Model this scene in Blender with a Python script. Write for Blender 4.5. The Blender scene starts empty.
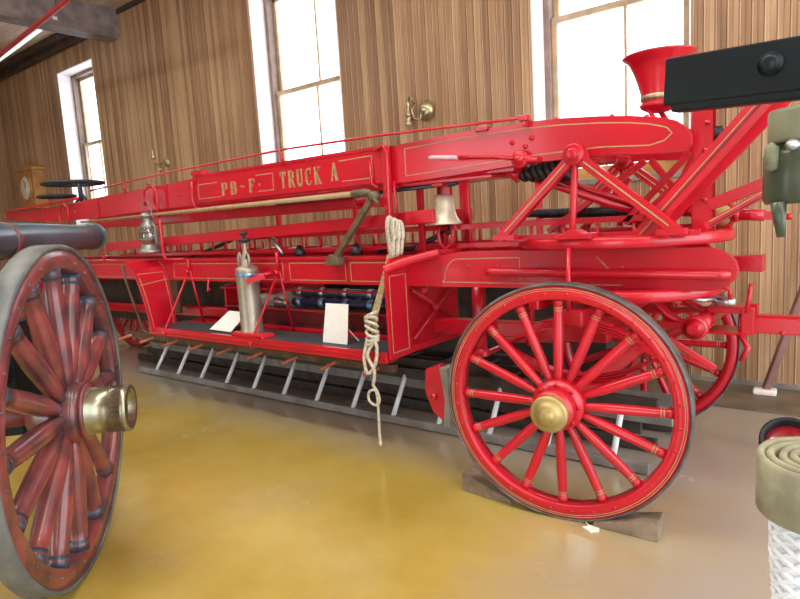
import bpy, bmesh, math, random
from mathutils import Vector, Matrix
random.seed(7)
PI = math.pi
V = Vector
scn = bpy.context.scene
col = scn.collection

# ------------------------------------------------------------------ camera
cam_d = bpy.data.cameras.new('camera')
cam_o = bpy.data.objects.new('camera', cam_d)
col.objects.link(cam_o)
R_ = V((0.79029, 0.60980, -0.05991))
D_ = V((0.03314, -0.14018, -0.98957))
F_ = V((-0.61184, 0.78006, -0.13099))
mw = Matrix.Identity(4)
for i in range(3):
    mw[i][0] = R_[i]; mw[i][1] = -D_[i]; mw[i][2] = -F_[i]
mw[0][3], mw[1][3], mw[2][3] = 0, 0, 1.55
cam_o.matrix_world = mw
cam_d.sensor_width = 36
cam_d.lens = 27.0
cam_d.clip_start = 0.05
scn.camera = cam_o

# ------------------------------------------------------------------ world, exposure, large lights
scn.view_settings.view_transform = 'Standard'
scn.view_settings.look = 'None'
scn.view_settings.exposure = -0.08
scn.view_settings.gamma = 1.0
scn.view_settings.use_curve_mapping = False
w = bpy.data.worlds.new('world'); scn.world = w; w.use_nodes = True
bg = w.node_tree.nodes['Background']
bg.inputs[0].default_value = (0.90, 0.95, 1.0, 1)
bg.inputs[1].default_value = 5.0

def area_light(name, loc, size, size_y, power, color, rot=(0, 0, 0)):
    l = bpy.data.lights.new(name, 'AREA'); l.shape = 'RECTANGLE'
    l.size = size; l.size_y = size_y; l.energy = power; l.color = color
    o = bpy.data.objects.new(name, l); o.location = loc; o.rotation_euler = rot
    col.objects.link(o); return o
# unseen area lights added under the ceiling as fill
area_light('ceiling_fill', (-9.0, 2.0, 5.15), 5.0, 0.5, 110, (1, 0.95, 0.86))
area_light('ceiling_fill', (-3.0, 1.2, 5.15), 5.0, 0.5, 170, (1, 0.95, 0.86))
area_light('ceiling_fill', (2.0, 0.2, 5.15), 5.0, 0.5, 110, (1, 0.95, 0.86))

# ------------------------------------------------------------------ materials
def nt(name):
    m = bpy.data.materials.new(name); m.use_nodes = True
    t = m.node_tree; b = t.nodes['Principled BSDF']
    return m, t, b
def N(t, kind, **kw):
    n = t.nodes.new(kind)
    for k, v in kw.items(): setattr(n, k, v)
    return n
def simple(name, c, rough=.5, metal=0, coat=0, vary=.12, scale=12, bump=0, c2=None, spec=None):
    m, t, b = nt(name)
    tc = N(t, 'ShaderNodeTexCoord'); nz = N(t, 'ShaderNodeTexNoise')
    nz.inputs['Scale'].default_value = scale; nz.inputs['Detail'].default_value = 5
    t.links.new(tc.outputs['Object'], nz.inputs['Vector'])
    cr = N(t, 'ShaderNodeValToRGB')
    a = [max(0, x * (1 - vary)) for x in c]
    bb = [min(1, x * (1 + vary)) for x in c] if c2 is None else c2
    cr.color_ramp.elements[0].position = .35; cr.color_ramp.elements[1].position = .65
    cr.color_ramp.elements[0].color = (*a, 1); cr.color_ramp.elements[1].color = (*bb, 1)
    t.links.new(nz.outputs['Fac'], cr.inputs['Fac'])
    t.links.new(cr.outputs['Color'], b.inputs['Base Color'])
    b.inputs['Roughness'].default_value = rough; b.inputs['Metallic'].default_value = metal
    b.inputs['Coat Weight'].default_value = coat; b.inputs['Coat Roughness'].default_value = .12
    if spec is not None: b.inputs['Specular IOR Level'].default_value = spec
    if bump:
        bp = N(t, 'ShaderNodeBump'); bp.inputs['Strength'].default_value = bump; bp.inputs['Distance'].default_value = .01
        t.links.new(nz.outputs['Fac'], bp.inputs['Height']); t.links.new(bp.outputs['Normal'], b.inputs['Normal'])
    return m
RED = simple('red_paint', (.52, .007, .022), .28, coat=.35, vary=.10, scale=3, spec=.4)
REDW = simple('worn_red_paint', (.10, .035, .045), .34, coat=.4, vary=.3, scale=6, c2=(.27, .055, .050))
WEAR = simple('worn_dark_paint', (.03, .045, .07), .4, coat=.2, vary=.4, scale=9)
GOLD = simple('gold_leaf', (.40, .31, .15), .45, vary=.15, scale=30)
GOLDL = simple('gold_lettering', (.33, .25, .11), .5, vary=.3, scale=60)
BRASS = simple('brass', (.50, .44, .27), .32, metal=.8, vary=.15, scale=8)
BRASSM = simple('dull_brass_paint', (.44, .34, .13), .45, metal=.5, vary=.15, scale=10)
BRASSD = simple('dark_polished_brass', (.30, .285, .20), .26, metal=.9, vary=.2, scale=6)
LANTM = simple('dull_tin', (.30, .29, .27), .42, metal=.7, vary=.2, scale=10)
NICKEL = simple('aged_nickel', (.42, .385, .31), .42, metal=.6, vary=.18, scale=8)
BELLM = simple('bell_bronze', (.66, .61, .45), .38, metal=.3, vary=.12, scale=12)
STEEL = simple('steel', (.55, .57, .6), .3, metal=.9)
IRON = simple('dark_iron', (.035, .035, .045), .45, metal=.4, vary=.3)
BRONZE = simple('oiled_brown_wood', (.13, .095, .055), .4, vary=.25, scale=14)
TYRE = simple('grey_iron_tyre', (.07, .06, .055), .5, metal=.1, vary=.3, scale=10, c2=(.14, .135, .13))
TYREN = simple('pale_rubber_tyre', (.07, .085, .095), .5, vary=.25, scale=5, c2=(.16, .17, .16))
BLACK = simple('black_paint', (.003, .008, .011), .40, spec=.3, vary=.3, coat=.0, scale=6)
BLACKW = simple('black_wheel_paint', (.015, .02, .025), .4, vary=.3)
HOSEB = simple('black_leather_hose', (.035, .075, .10), .33, coat=.2, vary=.35, scale=4, bump=.1)
RUBBER = simple('black_rubber', (.015, .017, .02), .5)
MAT_ = simple('ribbed_black_mat', (.055, .06, .07), .6)
OLDW = simple('old_brown_wood', (.10, .06, .038), .55, vary=.35, scale=9)
DARKW = simple('dark_ladder_wood', (.045, .038, .032), .6, vary=.35, scale=9)
GREYW = simple('grey_weathered_wood', (.23, .22, .20), .6, vary=.25, scale=7)
ORANGEW = simple('orange_varnished_wood', (.50, .14, .06), .4, vary=.2, scale=10)
PALEBLUE = simple('pale_blue_painted_wood', (.78, .86, .90), .4, vary=.1, scale=10)
CHOCKW = simple('chock_wood', (.22, .145, .08), .7, vary=.35, scale=10, c2=(.30, .24, .18))
PAPER = simple('white_card', (.86, .88, .84), .6, vary=.02)
ROPE = simple('pale_rope', (.56, .52, .42), .8, vary=.2, scale=60)
ROPED = simple('tan_rope', (.34, .26, .14), .8, vary=.3, scale=60)
CANVAS = simple('grey_canvas', (.25, .26, .24), .85, vary=.25, scale=12, bump=.4)
HOSEC = simple('olive_canvas_hose', (.29, .28, .19), .85, vary=.18, scale=30, bump=.3)
WOVEN = simple('white_woven_cord', (.72, .76, .80), .7, vary=.08, scale=40)
GREEN = simple('olive_green_iron', (.055, .075, .045), .4, vary=.25, scale=7, coat=.2)
GREENL = simple('pale_olive_iron', (.20, .215, .13), .45, vary=.2, scale=7)
WHITEP = simple('white_plaster', (.90, .84, .84), .7, vary=.03)
SASHW = simple('pale_sash_wood', (.52, .39, .25), .5, vary=.2, scale=6)
CASING = simple('brown_window_casing', (.27, .185, .15), .55, vary=.2, scale=6)
OAK = simple('yellow_oak', (.55, .30, .09), .42, vary=.2, scale=7)
CLOCKW = simple('honey_clock_wood', (.50, .26, .08), .4, vary=.2, scale=6)
DUSKW = simple('brown_leaning_wood', (.21, .105, .09), .5, vary=.2, scale=6)
PIPER = simple('red_sprinkler_pipe', (.52, .04, .05), .4, vary=.1)
BLUEM = simple('blue_steel', (.22, .38, .62), .3, metal=.6, vary=.2)
NAVY = simple('navy_hose', (.02, .03, .09), .35, vary=.3)
DIAL = simple('clock_dial', (.85, .86, .8), .5, vary=.02)
REDG = simple('red_lens', (.22, .006, .012), .2, coat=.8, vary=.1)

def wood_boards(name, w_, c1, c2, c3, axis='X', rough=.42, off=0.0, gscale=1.0, knots=True):
    m, t, b = nt(name)
    tc = N(t, 'ShaderNodeTexCoord'); sp = N(t, 'ShaderNodeSeparateXYZ')
    t.links.new(tc.outputs['Object'], sp.inputs[0])
    dv = N(t, 'ShaderNodeMath', operation='DIVIDE'); dv.inputs[1].default_value = w_
    t.links.new(sp.outputs[axis], dv.inputs[0])
    fl = N(t, 'ShaderNodeMath', operation='FLOOR'); t.links.new(dv.outputs[0], fl.inputs[0])
    wn = N(t, 'ShaderNodeTexWhiteNoise', noise_dimensions='1D'); t.links.new(fl.outputs[0], wn.inputs['W'])
    # stretched grain
    mp = N(t, 'ShaderNodeMapping')
    mp.inputs['Scale'].default_value = (22, 22, .7) if axis != 'Z' else (1, 22, 22)
    if axis == 'Yc': pass
    t.links.new(tc.outputs['Object'], mp.inputs['Vector'])
    nz = N(t, 'ShaderNodeTexNoise'); nz.inputs['Scale'].default_value = gscale * 1.5; nz.inputs['Detail'].default_value = 6
    nz.inputs['Distortion'].default_value = .6
    t.links.new(mp.outputs[0], nz.inputs['Vector'])
    big = N(t, 'ShaderNodeTexNoise'); big.inputs['Scale'].default_value = .8; big.inputs['Detail'].default_value = 3
    t.links.new(tc.outputs['Object'], big.inputs['Vector'])
    a1 = N(t, 'ShaderNodeMath', operation='MULTIPLY'); a1.inputs[1].default_value = .36
    t.links.new(wn.outputs['Value'], a1.inputs[0])
    a2 = N(t, 'ShaderNodeMath', operation='MULTIPLY_ADD'); a2.inputs[1].default_value = .62
    t.links.new(nz.outputs['Fac'], a2.inputs[0]); t.links.new(a1.outputs[0], a2.inputs[2])
    a3 = N(t, 'ShaderNodeMath', operation='MULTIPLY_ADD'); a3.inputs[1].default_value = .5
    t.links.new(big.outputs['Fac'], a3.inputs[0]); t.links.new(a2.outputs[0], a3.inputs[2])
    cr = N(t, 'ShaderNodeValToRGB'); e = cr.color_ramp.elements
    e[0].position = .35; e[0].color = (*c1, 1); e[1].position = 1.15 if False else 1.0; e[1].color = (*c3, 1)
    k = e.new(.7); k.color = (*c2, 1)
    t.links.new(a3.outputs[0], cr.inputs['Fac'])
    # pale line painted beside each groove, as if its edge caught light
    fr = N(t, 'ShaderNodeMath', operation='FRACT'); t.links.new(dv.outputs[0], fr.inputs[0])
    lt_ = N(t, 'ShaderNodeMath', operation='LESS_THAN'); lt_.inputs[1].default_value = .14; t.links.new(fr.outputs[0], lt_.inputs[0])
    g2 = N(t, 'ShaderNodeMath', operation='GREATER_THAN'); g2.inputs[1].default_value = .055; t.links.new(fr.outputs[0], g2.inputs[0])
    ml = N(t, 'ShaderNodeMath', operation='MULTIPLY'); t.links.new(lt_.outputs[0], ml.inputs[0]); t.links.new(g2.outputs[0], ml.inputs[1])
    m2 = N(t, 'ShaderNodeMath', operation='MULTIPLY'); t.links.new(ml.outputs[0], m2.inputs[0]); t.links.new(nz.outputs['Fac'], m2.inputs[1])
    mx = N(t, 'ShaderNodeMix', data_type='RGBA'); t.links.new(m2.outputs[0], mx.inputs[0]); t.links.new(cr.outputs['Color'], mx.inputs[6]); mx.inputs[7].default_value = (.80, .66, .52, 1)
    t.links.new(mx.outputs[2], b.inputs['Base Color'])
    b.inputs['Roughness'].default_value = rough
    return m
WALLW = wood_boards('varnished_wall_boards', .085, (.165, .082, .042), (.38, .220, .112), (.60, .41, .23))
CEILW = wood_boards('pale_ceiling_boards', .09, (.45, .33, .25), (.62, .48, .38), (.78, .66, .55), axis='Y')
BEAMW = simple('grey_brown_beam', (.23, .19, .185), .6, vary=.25, scale=5)
CROWN = simple('dark_crown_wood', (.075, .055, .045), .6, vary=.3, scale=5)
STRIP = simple('dark_floor_strip', (.16, .125, .085), .5, vary=.25, scale=4)

def floor_mat():
    m, t, b = nt('polished_ochre_concrete')
    tc = N(t, 'ShaderNodeTexCoord')
    n1 = N(t, 'ShaderNodeTexNoise'); n1.inputs['Scale'].default_value = .9; n1.inputs['Detail'].default_value = 7; n1.inputs['Roughness'].default_value = .62
    t.links.new(tc.outputs['Object'], n1.inputs['Vector'])
    cr = N(t, 'ShaderNodeValToRGB'); e = cr.color_ramp.elements
    e[0].position = .3; e[0].color = (.36, .25, .030, 1); e[1].position = .7; e[1].color = (.55, .43, .12, 1)
    t.links.new(n1.outputs['Fac'], cr.inputs['Fac'])
    # colour greys under the truck, and rightward where window glare is painted in
    sp = N(t, 'ShaderNodeSeparateXYZ'); t.links.new(tc.outputs['Object'], sp.inputs[0])
    yr = N(t, 'ShaderNodeMapRange'); yr.inputs[1].default_value = 2.7; yr.inputs[2].default_value = 3.5
    t.links.new(sp.outputs['Y'], yr.inputs[0])
    xr = N(t, 'ShaderNodeMapRange'); xr.inputs[1].default_value = -1.5; xr.inputs[2].default_value = -.4
    t.links.new(sp.outputs['X'], xr.inputs[0])
    mx = N(t, 'ShaderNodeMath', operation='MAXIMUM'); t.links.new(yr.outputs[0], mx.inputs[0]); t.links.new(xr.outputs[0], mx.inputs[1])
    n2 = N(t, 'ShaderNodeTexNoise'); n2.inputs['Scale'].default_value = 1.6; n2.inputs['Detail'].default_value = 5
    t.links.new(tc.outputs['Object'], n2.inputs['Vector'])
    ad = N(t, 'ShaderNodeMath', operation='MULTIPLY_ADD'); ad.inputs[1].default_value = .9; 
    t.links.new(n2.outputs['Fac'], ad.inputs[0])
    sb = N(t, 'ShaderNodeMath', operation='SUBTRACT'); t.links.new(mx.outputs[0], sb.inputs[0]); sb.inputs[1].default_value = .45
    t.links.new(sb.outputs[0], ad.inputs[2]); ad.use_clamp = True
    mix = N(t, 'ShaderNodeMix', data_type='RGBA')
    t.links.new(ad.outputs[0], mix.inputs[0]); t.links.new(cr.outputs['Color'], mix.inputs[6])
    mix.inputs[7].default_value = (.38, .34, .285, 1)
    t.links.new(mix.outputs[2], b.inputs['Base Color'])
    b.inputs['Roughness'].default_value = .26
    rr = N(t, 'ShaderNodeMapRange'); rr.inputs[3].default_value = .16; rr.inputs[4].default_value = .34
    t.links.new(n2.outputs['Fac'], rr.inputs[0]); t.links.new(rr.outputs[0], b.inputs['Roughness'])
    b.inputs['Specular IOR Level'].default_value = .8
    b.inputs['Coat Weight'].default_value = .5; b.inputs['Coat Roughness'].default_value = .20
    return m
FLOOR = floor_mat()

def glass_mat(name, tint=(.96, .98, 1), gl=.08):
    m = bpy.data.materials.new(name); m.use_nodes = True; t = m.node_tree
    for n in list(t.nodes): t.nodes.remove(n)
    o = N(t, 'ShaderNodeOutputMaterial'); tr = N(t, 'ShaderNodeBsdfTransparent'); g = N(t, 'ShaderNodeBsdfGlossy'); mx = N(t, 'ShaderNodeMixShader')
    tr.inputs[0].default_value = (*tint, 1); g.inputs['Roughness'].default_value = .03
    mx.inputs[0].default_value = gl
    t.links.new(tr.outputs[0], mx.inputs[1]); t.links.new(g.outputs[0], mx.inputs[2]); t.links.new(mx.outputs[0], o.inputs[0])
    return m
GLASS = glass_mat('window_glass')
LGLASS = glass_mat('lantern_glass', (.84, .88, .90), .12)
def emit_mat(name, c, s):
    m, t, b = nt(name); b.inputs['Base Color'].default_value = (*c, 1)
    b.inputs['Emission Color'].default_value = (*c, 1); b.inputs['Emission Strength'].default_value = s
    return m
TUBEL = emit_mat('lit_fluorescent_tube', (.85, 1, .97), .9)

# ------------------------------------------------------------------ mesh builder
def root_off(o):
    p = V((0, 0, 0))
    while o is not None:
        p = p + V(o.location); o = o.parent
    return p
class MB:
    def __init__(s, *mats, xf=None):
        s.v = []; s.f = []; s.mi = []; s.sm = []; s.mats = list(mats); s.xf = xf
    def m_(s, m):
        if m is None: return 0
        if m not in s.mats: s.mats.append(m)
        return s.mats.index(m)
    def add(s, vs, fs, m=None, smooth=False):
        b = len(s.v); i = s.m_(m)
        for p in vs:
            p = V(p); s.v.append(s.xf @ p if s.xf is not None else p)
        for f in fs: s.f.append([b + k for k in f]); s.mi.append(i); s.sm.append(smooth)
        return s
    def box(s, x0, x1, y0, y1, z0, z1, m=None):
        vs = [(x, y, z) for z in (z0, z1) for y in (y0, y1) for x in (x0, x1)]
        return s.add(vs, [(0, 2, 3, 1), (4, 5, 7, 6), (0, 1, 5, 4), (2, 6, 7, 3), (0, 4, 6, 2), (1, 3, 7, 5)], m)
    def bar(s, p0, p1, w_, h, up=(0, 0, 1), m=None, w1=None, h1=None):
        p0, p1 = V(p0), V(p1); d = (p1 - p0).normalized(); up = V(up)
        if abs(d.dot(up)) > .98: up = V((0, 1, 0))
        a = d.cross(up).normalized(); u = a.cross(d).normalized()
        w1 = w_ if w1 is None else w1; h1 = h if h1 is None else h1
        vs = []
        for p, ww, hh in ((p0, w_, h), (p1, w1, h1)):
            for i, j in ((-1, -1), (1, -1), (1, 1), (-1, 1)): vs.append(p + a * (i * ww / 2) + u * (j * hh / 2))
        return s.add(vs, [(0, 3, 2, 1), (4, 5, 6, 7), (0, 1, 5, 4), (1, 2, 6, 5), (2, 3, 7, 6), (3, 0, 4, 7)], m)
    def tube(s, pts, r, n=10, m=None, closed=False, flat=1.0):
        pts = [V(p) for p in pts]; k = len(pts)
        rs = r if isinstance(r, (list, tuple)) else [r] * k
        d0 = (pts[1] - pts[0]).normalized()
        ref = V((0, 0, 1)) if abs(d0.z) < .9 else V((1, 0, 0))
        u = d0.cross(ref).normalized(); vs = []; 
        for i, p in enumerate(pts):
            if closed: d = (pts[(i + 1) % k] - pts[i - 1]).normalized()
            elif i == 0: d = d0
            elif i == k - 1: d = (pts[i] - pts[i - 1]).normalized()
            else: d = (pts[i + 1] - pts[i - 1]).normalized()
            u = (u - d * u.dot(d)).normalized(); q = d.cross(u)
            for j in range(n):
                a = 2 * PI * j / n
                vs.append(p + (u * math.cos(a) + q * math.sin(a) * flat) * rs[i])
        fs = []
        for i in range(k if closed else k - 1):
            i2 = (i + 1) % k
            for j in range(n): fs.append((i * n + j, i * n + (j + 1) % n, i2 * n + (j + 1) % n, i2 * n + j))
        s.add(vs, fs, m, True)
        if not closed:
            b = len(s.v) - len(vs)
            for base in (0, (k - 1) * n):
                s.f.append([b + base + j for j in (range(n) if base else reversed(range(n)))]); s.mi.append(s.m_(m)); s.sm.append(False)
        return s
    def lathe(s, prof, o=(0, 0, 0), ax=(0, 0, 1), n=24, m=None, smooth=True, arc=2 * PI, closed_prof=False):
        o = V(o); ax = V(ax).normalized(); ref = V((1, 0, 0)) if abs(ax.x) < .9 else V((0, 1, 0))
        u = ax.cross(ref).normalized(); q = ax.cross(u); vs = []; k = len(prof)
        full = arc > 6.28; nn = n if full else n + 1
        for j in range(nn):
            a = arc * j / n
            for r, h in prof: vs.append(o + ax * h + (u * math.cos(a) + q * math.sin(a)) * max(r, 1e-4))
        fs = []; kk = k if closed_prof else k - 1
        for j in range(n):
            j2 = (j + 1) % nn
            for i in range(kk):
                i2 = (i + 1) % k
                fs.append((j * k + i, j2 * k + i, j2 * k + i2, j * k + i2))
        return s.add(vs, fs, m, smooth)
    def prism(s, pts, a0, a1, plane='xz', m=None):
        n = len(pts)
        def P(p, a):
            return (p[0], a, p[1]) if plane == 'xz' else ((a, p[0], p[1]) if plane == 'yz' else (p[0], p[1], a))
        vs = [P(p, a0) for p in pts] + [P(p, a1) for p in pts]
        fs = [tuple(range(n)), tuple(reversed(range(n, 2 * n)))] + [(i, i + n, (i + 1) % n + n, (i + 1) % n) for i in range(n)]
        return s.add(vs, fs, m)
    def stripe(s, pts, a, w_=.007, m=None, plane='xz', closed=False, th=.0015):
        # thin painted line raised a hair above a flat face at depth a
        seq = list(pts) + ([pts[0]] if closed else [])
        for p, q in zip(seq[:-1], seq[1:]):
            if plane == 'xz': s.bar((p[0], a, p[1]), (q[0], a, q[1]), th, w_, up=(0, 0, 1) if abs(q[0] - p[0]) > 1e-6 and abs(q[1]-p[1]) < 50 else (1, 0, 0), m=m) if abs(q[0] - p[0]) > abs(q[1] - p[1]) * .2 else s.bar((p[0], a, p[1]), (q[0], a, q[1]), w_, th, up=(0, 1, 0), m=m)
            elif plane == 'yz': s.bar((a, p[0], p[1]), (a, q[0], q[1]), w_, th, up=(1, 0, 0), m=m)
        return s
    def build(s, name, parent=None, bevel=0, local=False):
        me = bpy.data.meshes.new(name)
        off = root_off(parent) if (parent is not None and not local) else V((0, 0, 0))
        me.from_pydata([tuple(p - off) for p in s.v], [], s.f)
        for m in s.mats: me.materials.append(m)
        for p, i, sm in zip(me.polygons, s.mi, s.sm): p.material_index = i; p.use_smooth = sm
        bm = bmesh.new(); bm.from_mesh(me); bmesh.ops.recalc_face_normals(bm, faces=bm.faces); bm.to_mesh(me); bm.free()
        o = bpy.data.objects.new(name, me); col.objects.link(o)
        if parent is not None: o.parent = parent
        if bevel:
            b = o.modifiers.new('bevel', 'BEVEL'); b.width = bevel; b.segments = 2; b.limit_method = 'ANGLE'; b.angle_limit = math.radians(50)
        return o
def thing(name, label, cat, loc=(0, 0, 0), group=None, rz=0):
    o = bpy.data.objects.new(name, None); o.empty_display_size = .1; col.objects.link(o); o.location = loc; o.rotation_euler = (0, 0, rz)
    o['label'] = label; o['category'] = cat
    if group: o['group'] = group
    return o
def tag(o, label, cat, group=None):
    o['label'] = label; o['category'] = cat
    if group: o['group'] = group
    return o
def struct(o): o['kind'] = 'structure'; return o
def lab(o, l): o['label'] = l; return o

# ================================================================== THE ROOM
WY = 5.6
XL, XR = -15.4, 4.0
struct(MB(FLOOR).box(XL - .2, XR + 1, -4, 6.3, -.1, 0).build('floor'))
struct(MB(STRIP).box(XL, XR, 4.92, WY, 0.0, .012).build('trim_1'))
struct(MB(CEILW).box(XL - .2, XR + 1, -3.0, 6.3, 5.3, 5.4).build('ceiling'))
wins = [(-12.45, -11.05), (-6.67, -5.10), (-2.60, -1.20)]
ZB, ZT = 1.80, 4.74
def board_panel(mb, x0, x1, z0, z1, y=WY, w_=.085):
    # tongue-and-groove beadboard: real grooves, snapped to one grid along the wall
    xs = []; k = math.floor(x0 / w_)
    while k * w_ <= x1:
        g = k * w_
        for dx, dy in ((-.005, 0), (-.002, .010), (.002, .010), (.005, 0)):
            xs.append((g + dx, y + dy))
        mid = g + w_ / 2
        for dx, dy in ((-.003, 0), (0, .004), (.003, 0)): xs.append((mid + dx, y + dy))
        k += 1
    xs = [(x0, y)] + [p for p in xs if x0 + .006 < p[0] < x1 - .006] + [(x1, y)]
    vs = [(x, yy, z) for x, yy in xs for z in (z0, z1)]
    fs = [(2 * i, 2 * i + 2, 2 * i + 3, 2 * i + 1) for i in range(len(xs) - 1)]
    mb.add(vs, fs)
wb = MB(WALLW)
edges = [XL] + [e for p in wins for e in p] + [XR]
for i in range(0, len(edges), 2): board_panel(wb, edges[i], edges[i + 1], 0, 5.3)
for x0, x1 in wins:
    board_panel(wb, x0, x1, 0, ZB); board_panel(wb, x0, x1, ZT, 5.3)
# body of the wall behind the boards
BK = wb.m_(CASING)
for i in range(0, len(edges), 2): wb.box(edges[i], edges[i + 1], WY + .02, WY + .34, 0, 5.3, CASING)
for x0, x1 in wins:
    wb.box(x0, x1, WY + .02, WY + .34, 0, ZB, CASING); wb.box(x0, x1, WY + .02, WY + .34, ZT, 5.3, CASING)
struct(wb.build('wall_back'))
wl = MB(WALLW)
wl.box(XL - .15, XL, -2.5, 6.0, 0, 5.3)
struct(wl.build('wall_left'))
struct(MB(GREYW).box(XL, XR, WY - .02, WY + .005, .0, .05).build('baseboard_back', bevel=.004))
fw = MB(WALLW)  # unseen front wall, added with openings sized to limit the fill light
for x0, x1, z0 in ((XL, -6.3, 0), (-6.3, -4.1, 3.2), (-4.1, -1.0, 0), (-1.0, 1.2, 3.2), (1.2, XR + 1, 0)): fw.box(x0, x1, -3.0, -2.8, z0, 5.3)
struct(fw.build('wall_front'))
cw = MB(CROWN)
cw.box(XL, -10.32, WY - .10, WY, 5.08, 5.3); cw.box(XL, -10.32, WY - .22, WY, 5.20, 5.3)
cw.box(-9.99, XR, WY - .03, WY, 5.22, 5.3)
struct(cw.build('trim_2'))
# heavy cross beam with a chamfered lower edge
bm_ = MB(BEAMW)
bm_.prism([(-10.42, 4.90), (-10.37, 4.85), (-10.05, 4.85), (-10.0, 4.90), (-10.0, 5.3), (-10.42, 5.3)], -2.5, WY)
struct(bm_.build('trim_3'))
for i, (x0, x1) in enumerate(wins):
    wm = MB(WHITEP)
    yo, yi = WY - .002, WY + .34
    # plastered reveal on the jambs, head and a sill board
    wm.box(x0 - .004, x0 + .012, yo, WY + .25, ZB, ZT); wm.box(x1 - .012, x1 + .004, yo, WY + .25, ZB, ZT)
    wm.box(x0, x1, yo, WY + .25, ZT - .012, ZT + .004)
    wf = wm.build('window_%d' % (i + 1)); struct(wf)
    fr = MB(CASING)
    fr.box(x0 + .012, x0 + .07, WY + .25, WY + .40, ZB, ZT); fr.box(x1 - .07, x1 - .012, WY + .25, WY + .40, ZB, ZT)
    fr.box(x0, x1, WY + .25, WY + .40, ZT - .07, ZT - .01)
    fr.build('window_frame', wf, bevel=.004)
    s = MB(SASHW)
    xa, xb = x0 + .07, x1 - .07; mid = (xa + xb) / 2 + (.08 if i else 0); zm = 3.40
    yl, yu = WY + .30, WY + .36
    for (za, zb_, yy) in ((ZB + .03, zm + .02, yl), (zm - .02, ZT - .07, yu)):
        s.box(xa, xa + .055, yy, yy + .04, za, zb_); s.box(xb - .055, xb, yy, yy + .04, za, zb_)
        if zb_ > 4: s.box(xa, xb, yy, yy + .04, zb_ - .05, zb_)
        s.box(mid - .012, mid + .012, yy + .005, yy + .035, za, zb_)
    s.box(xa + .004, xb - .004, yl - .006, yu + .046, zm - .034, zm + .026)
    s.build('sash', wf, bevel=.003)
    b = MB(OAK); b.box(xa, xb, yl - .005, yl + .045, ZB + .02, ZB + .15)
    b.box((xa + xb) / 2 - .05 - .05, (xa + xb) / 2 + .0, yl - .025, yl - .004, ZB + .08, ZB + .10, IRON)
    b.build('sash_rail', wf, bevel=.003)
    g = MB(GLASS); g.box(xa, xb, yl + .018, yl + .022, ZB + .1, zm); g.box(xa, xb, yu + .018, yu + .022, zm, ZT - .1)
    g.build('pane', wf)
    sl = MB(GREYW); sl.box(x0, x1, WY - .02, WY + .31, ZB - .03, ZB + .02)
    sl.build('window_sill', wf, bevel=.005)

# ceiling services
t = MB(PIPER); t.tube([(-6.6, 3.74, 4.6), (-8.21, 3.94, 4.6), (-10.97, 4.18, 4.6), (-15.3, 4.55, 4.6)], .035, 12)
for x, y in ((-8.6, 3.97), (-12.6, 4.32)): t.tube([(x, y, 4.6), (x, y, 5.3)], .006, 6, IRON)
tag(t.build('sprinkler_pipe'), 'red sprinkler pipe running below the grey ceiling beam', 'pipe')
lt = thing('strip_light', 'white fluorescent strip light hung just below the pale ceiling boards', 'light', (-12.6, 4.7, 4.9))
b = MB(WHITEP); b.bar((-10.0, 4.54, 4.95), (-14.6, 4.86, 4.95), .14, .05)
for x, y in ((-11, 4.61), (-14, 4.82)): b.tube([(x, y, 4.96), (x, y, 5.3)], .006, 6, IRON)
b.build('housing', lt, bevel=.005)
MB(TUBEL).tube([(-10.05, 4.545, 4.90), (-14.5, 4.855, 4.90)], .022, 10).build('tube', lt)

# ================================================================== wall things
ck = thing('wall_clock', 'honey wooden wall clock with round white dial near the far corner', 'clock', (-13.880, 5.6, 2.3))
b = MB(CLOCKW)
b.box(-14.300, -13.580, 5.36, 5.6, 2.30, 3.03); b.box(-14.360, -13.520, 5.33, 5.6, 3.03, 3.09)
b.prism([(-14.340, 3.09), (-13.540, 3.09), (-13.940, 3.17)], 5.36, 5.6); b.box(-14.340, -13.540, 5.34, 5.6, 2.24, 2.30)
b.build('case', ck, bevel=.006)
MB(DIAL).lathe([(.001, .02), (.23, .02), (.25, 0)], (-13.940, 5.355, 2.68), (0, -1, 0), 40).build('dial', ck)
b = MB(CLOCKW); b.lathe([(.24, 0), (.24, .035), (.28, .035), (.28, 0)], (-13.940, 5.36, 2.68), (0, -1, 0), 40); b.build('bezel', ck)
b = MB(IRON); b.bar((-13.940, 5.332, 2.68), (-13.870, 5.332, 2.80), .012, .004, up=(0, 1, 0)); b.bar((-13.940, 5.332, 2.68), (-13.980, 5.332, 2.85), .009, .004, up=(0, 1, 0)); b.build('hands', ck)
for (x, z, nm) in ((-9.02, 2.70, 'small brass gas lamp bracket on the wall boards above the hanging lantern'),):
    s_ = thing('wall_lamp', nm, 'lamp', (x, 5.6, z))
    MB(BRASS).lathe([(.001, .03), (.05, .025), (.07, 0)], (x, 5.6, z), (0, -1, 0), 20).build('wall_plate', s_)
    b = MB(BRASS); b.tube([(x, 5.58, z), (x, 5.45, z - .05), (x + .02, 5.38, z - .02), (x + .02, 5.36, z + .05)], .012, 8); b.build('arm', s_)
    MB(BRASS).lathe([(.001, 0), (.03, 0), (.035, .05), (.018, .09), (.02, .13), (.001, .17)], (x + .02, 5.36, z + .03), (0, 0, 1), 16).build('burner', s_)
    MB(BRASS).lathe([(.06, 0), (.055, .02), (.012, .06), (.001, .06)], (x + .10, 5.42, z - .13), (0, 0, 1), 16).build('reflector', s_)
    MB(BRASS).tube([(x + .02, 5.40, z - .05), (x + .10, 5.42, z - .07)], .008, 6).build('arm', s_)
g_ = thing('wall_gong', 'round brass alarm gong on the boards, right of the narrow brass fitting', 'gong', (-3.85, 5.6, 2.7))
MB(BRASS).lathe([(.001, .055), (.05, .052), (.085, .035), (.105, .0), (.10, -.005)], (-3.84, 5.56, 2.715), (0, -1, 0), 32).build('bowl', g_)
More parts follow.
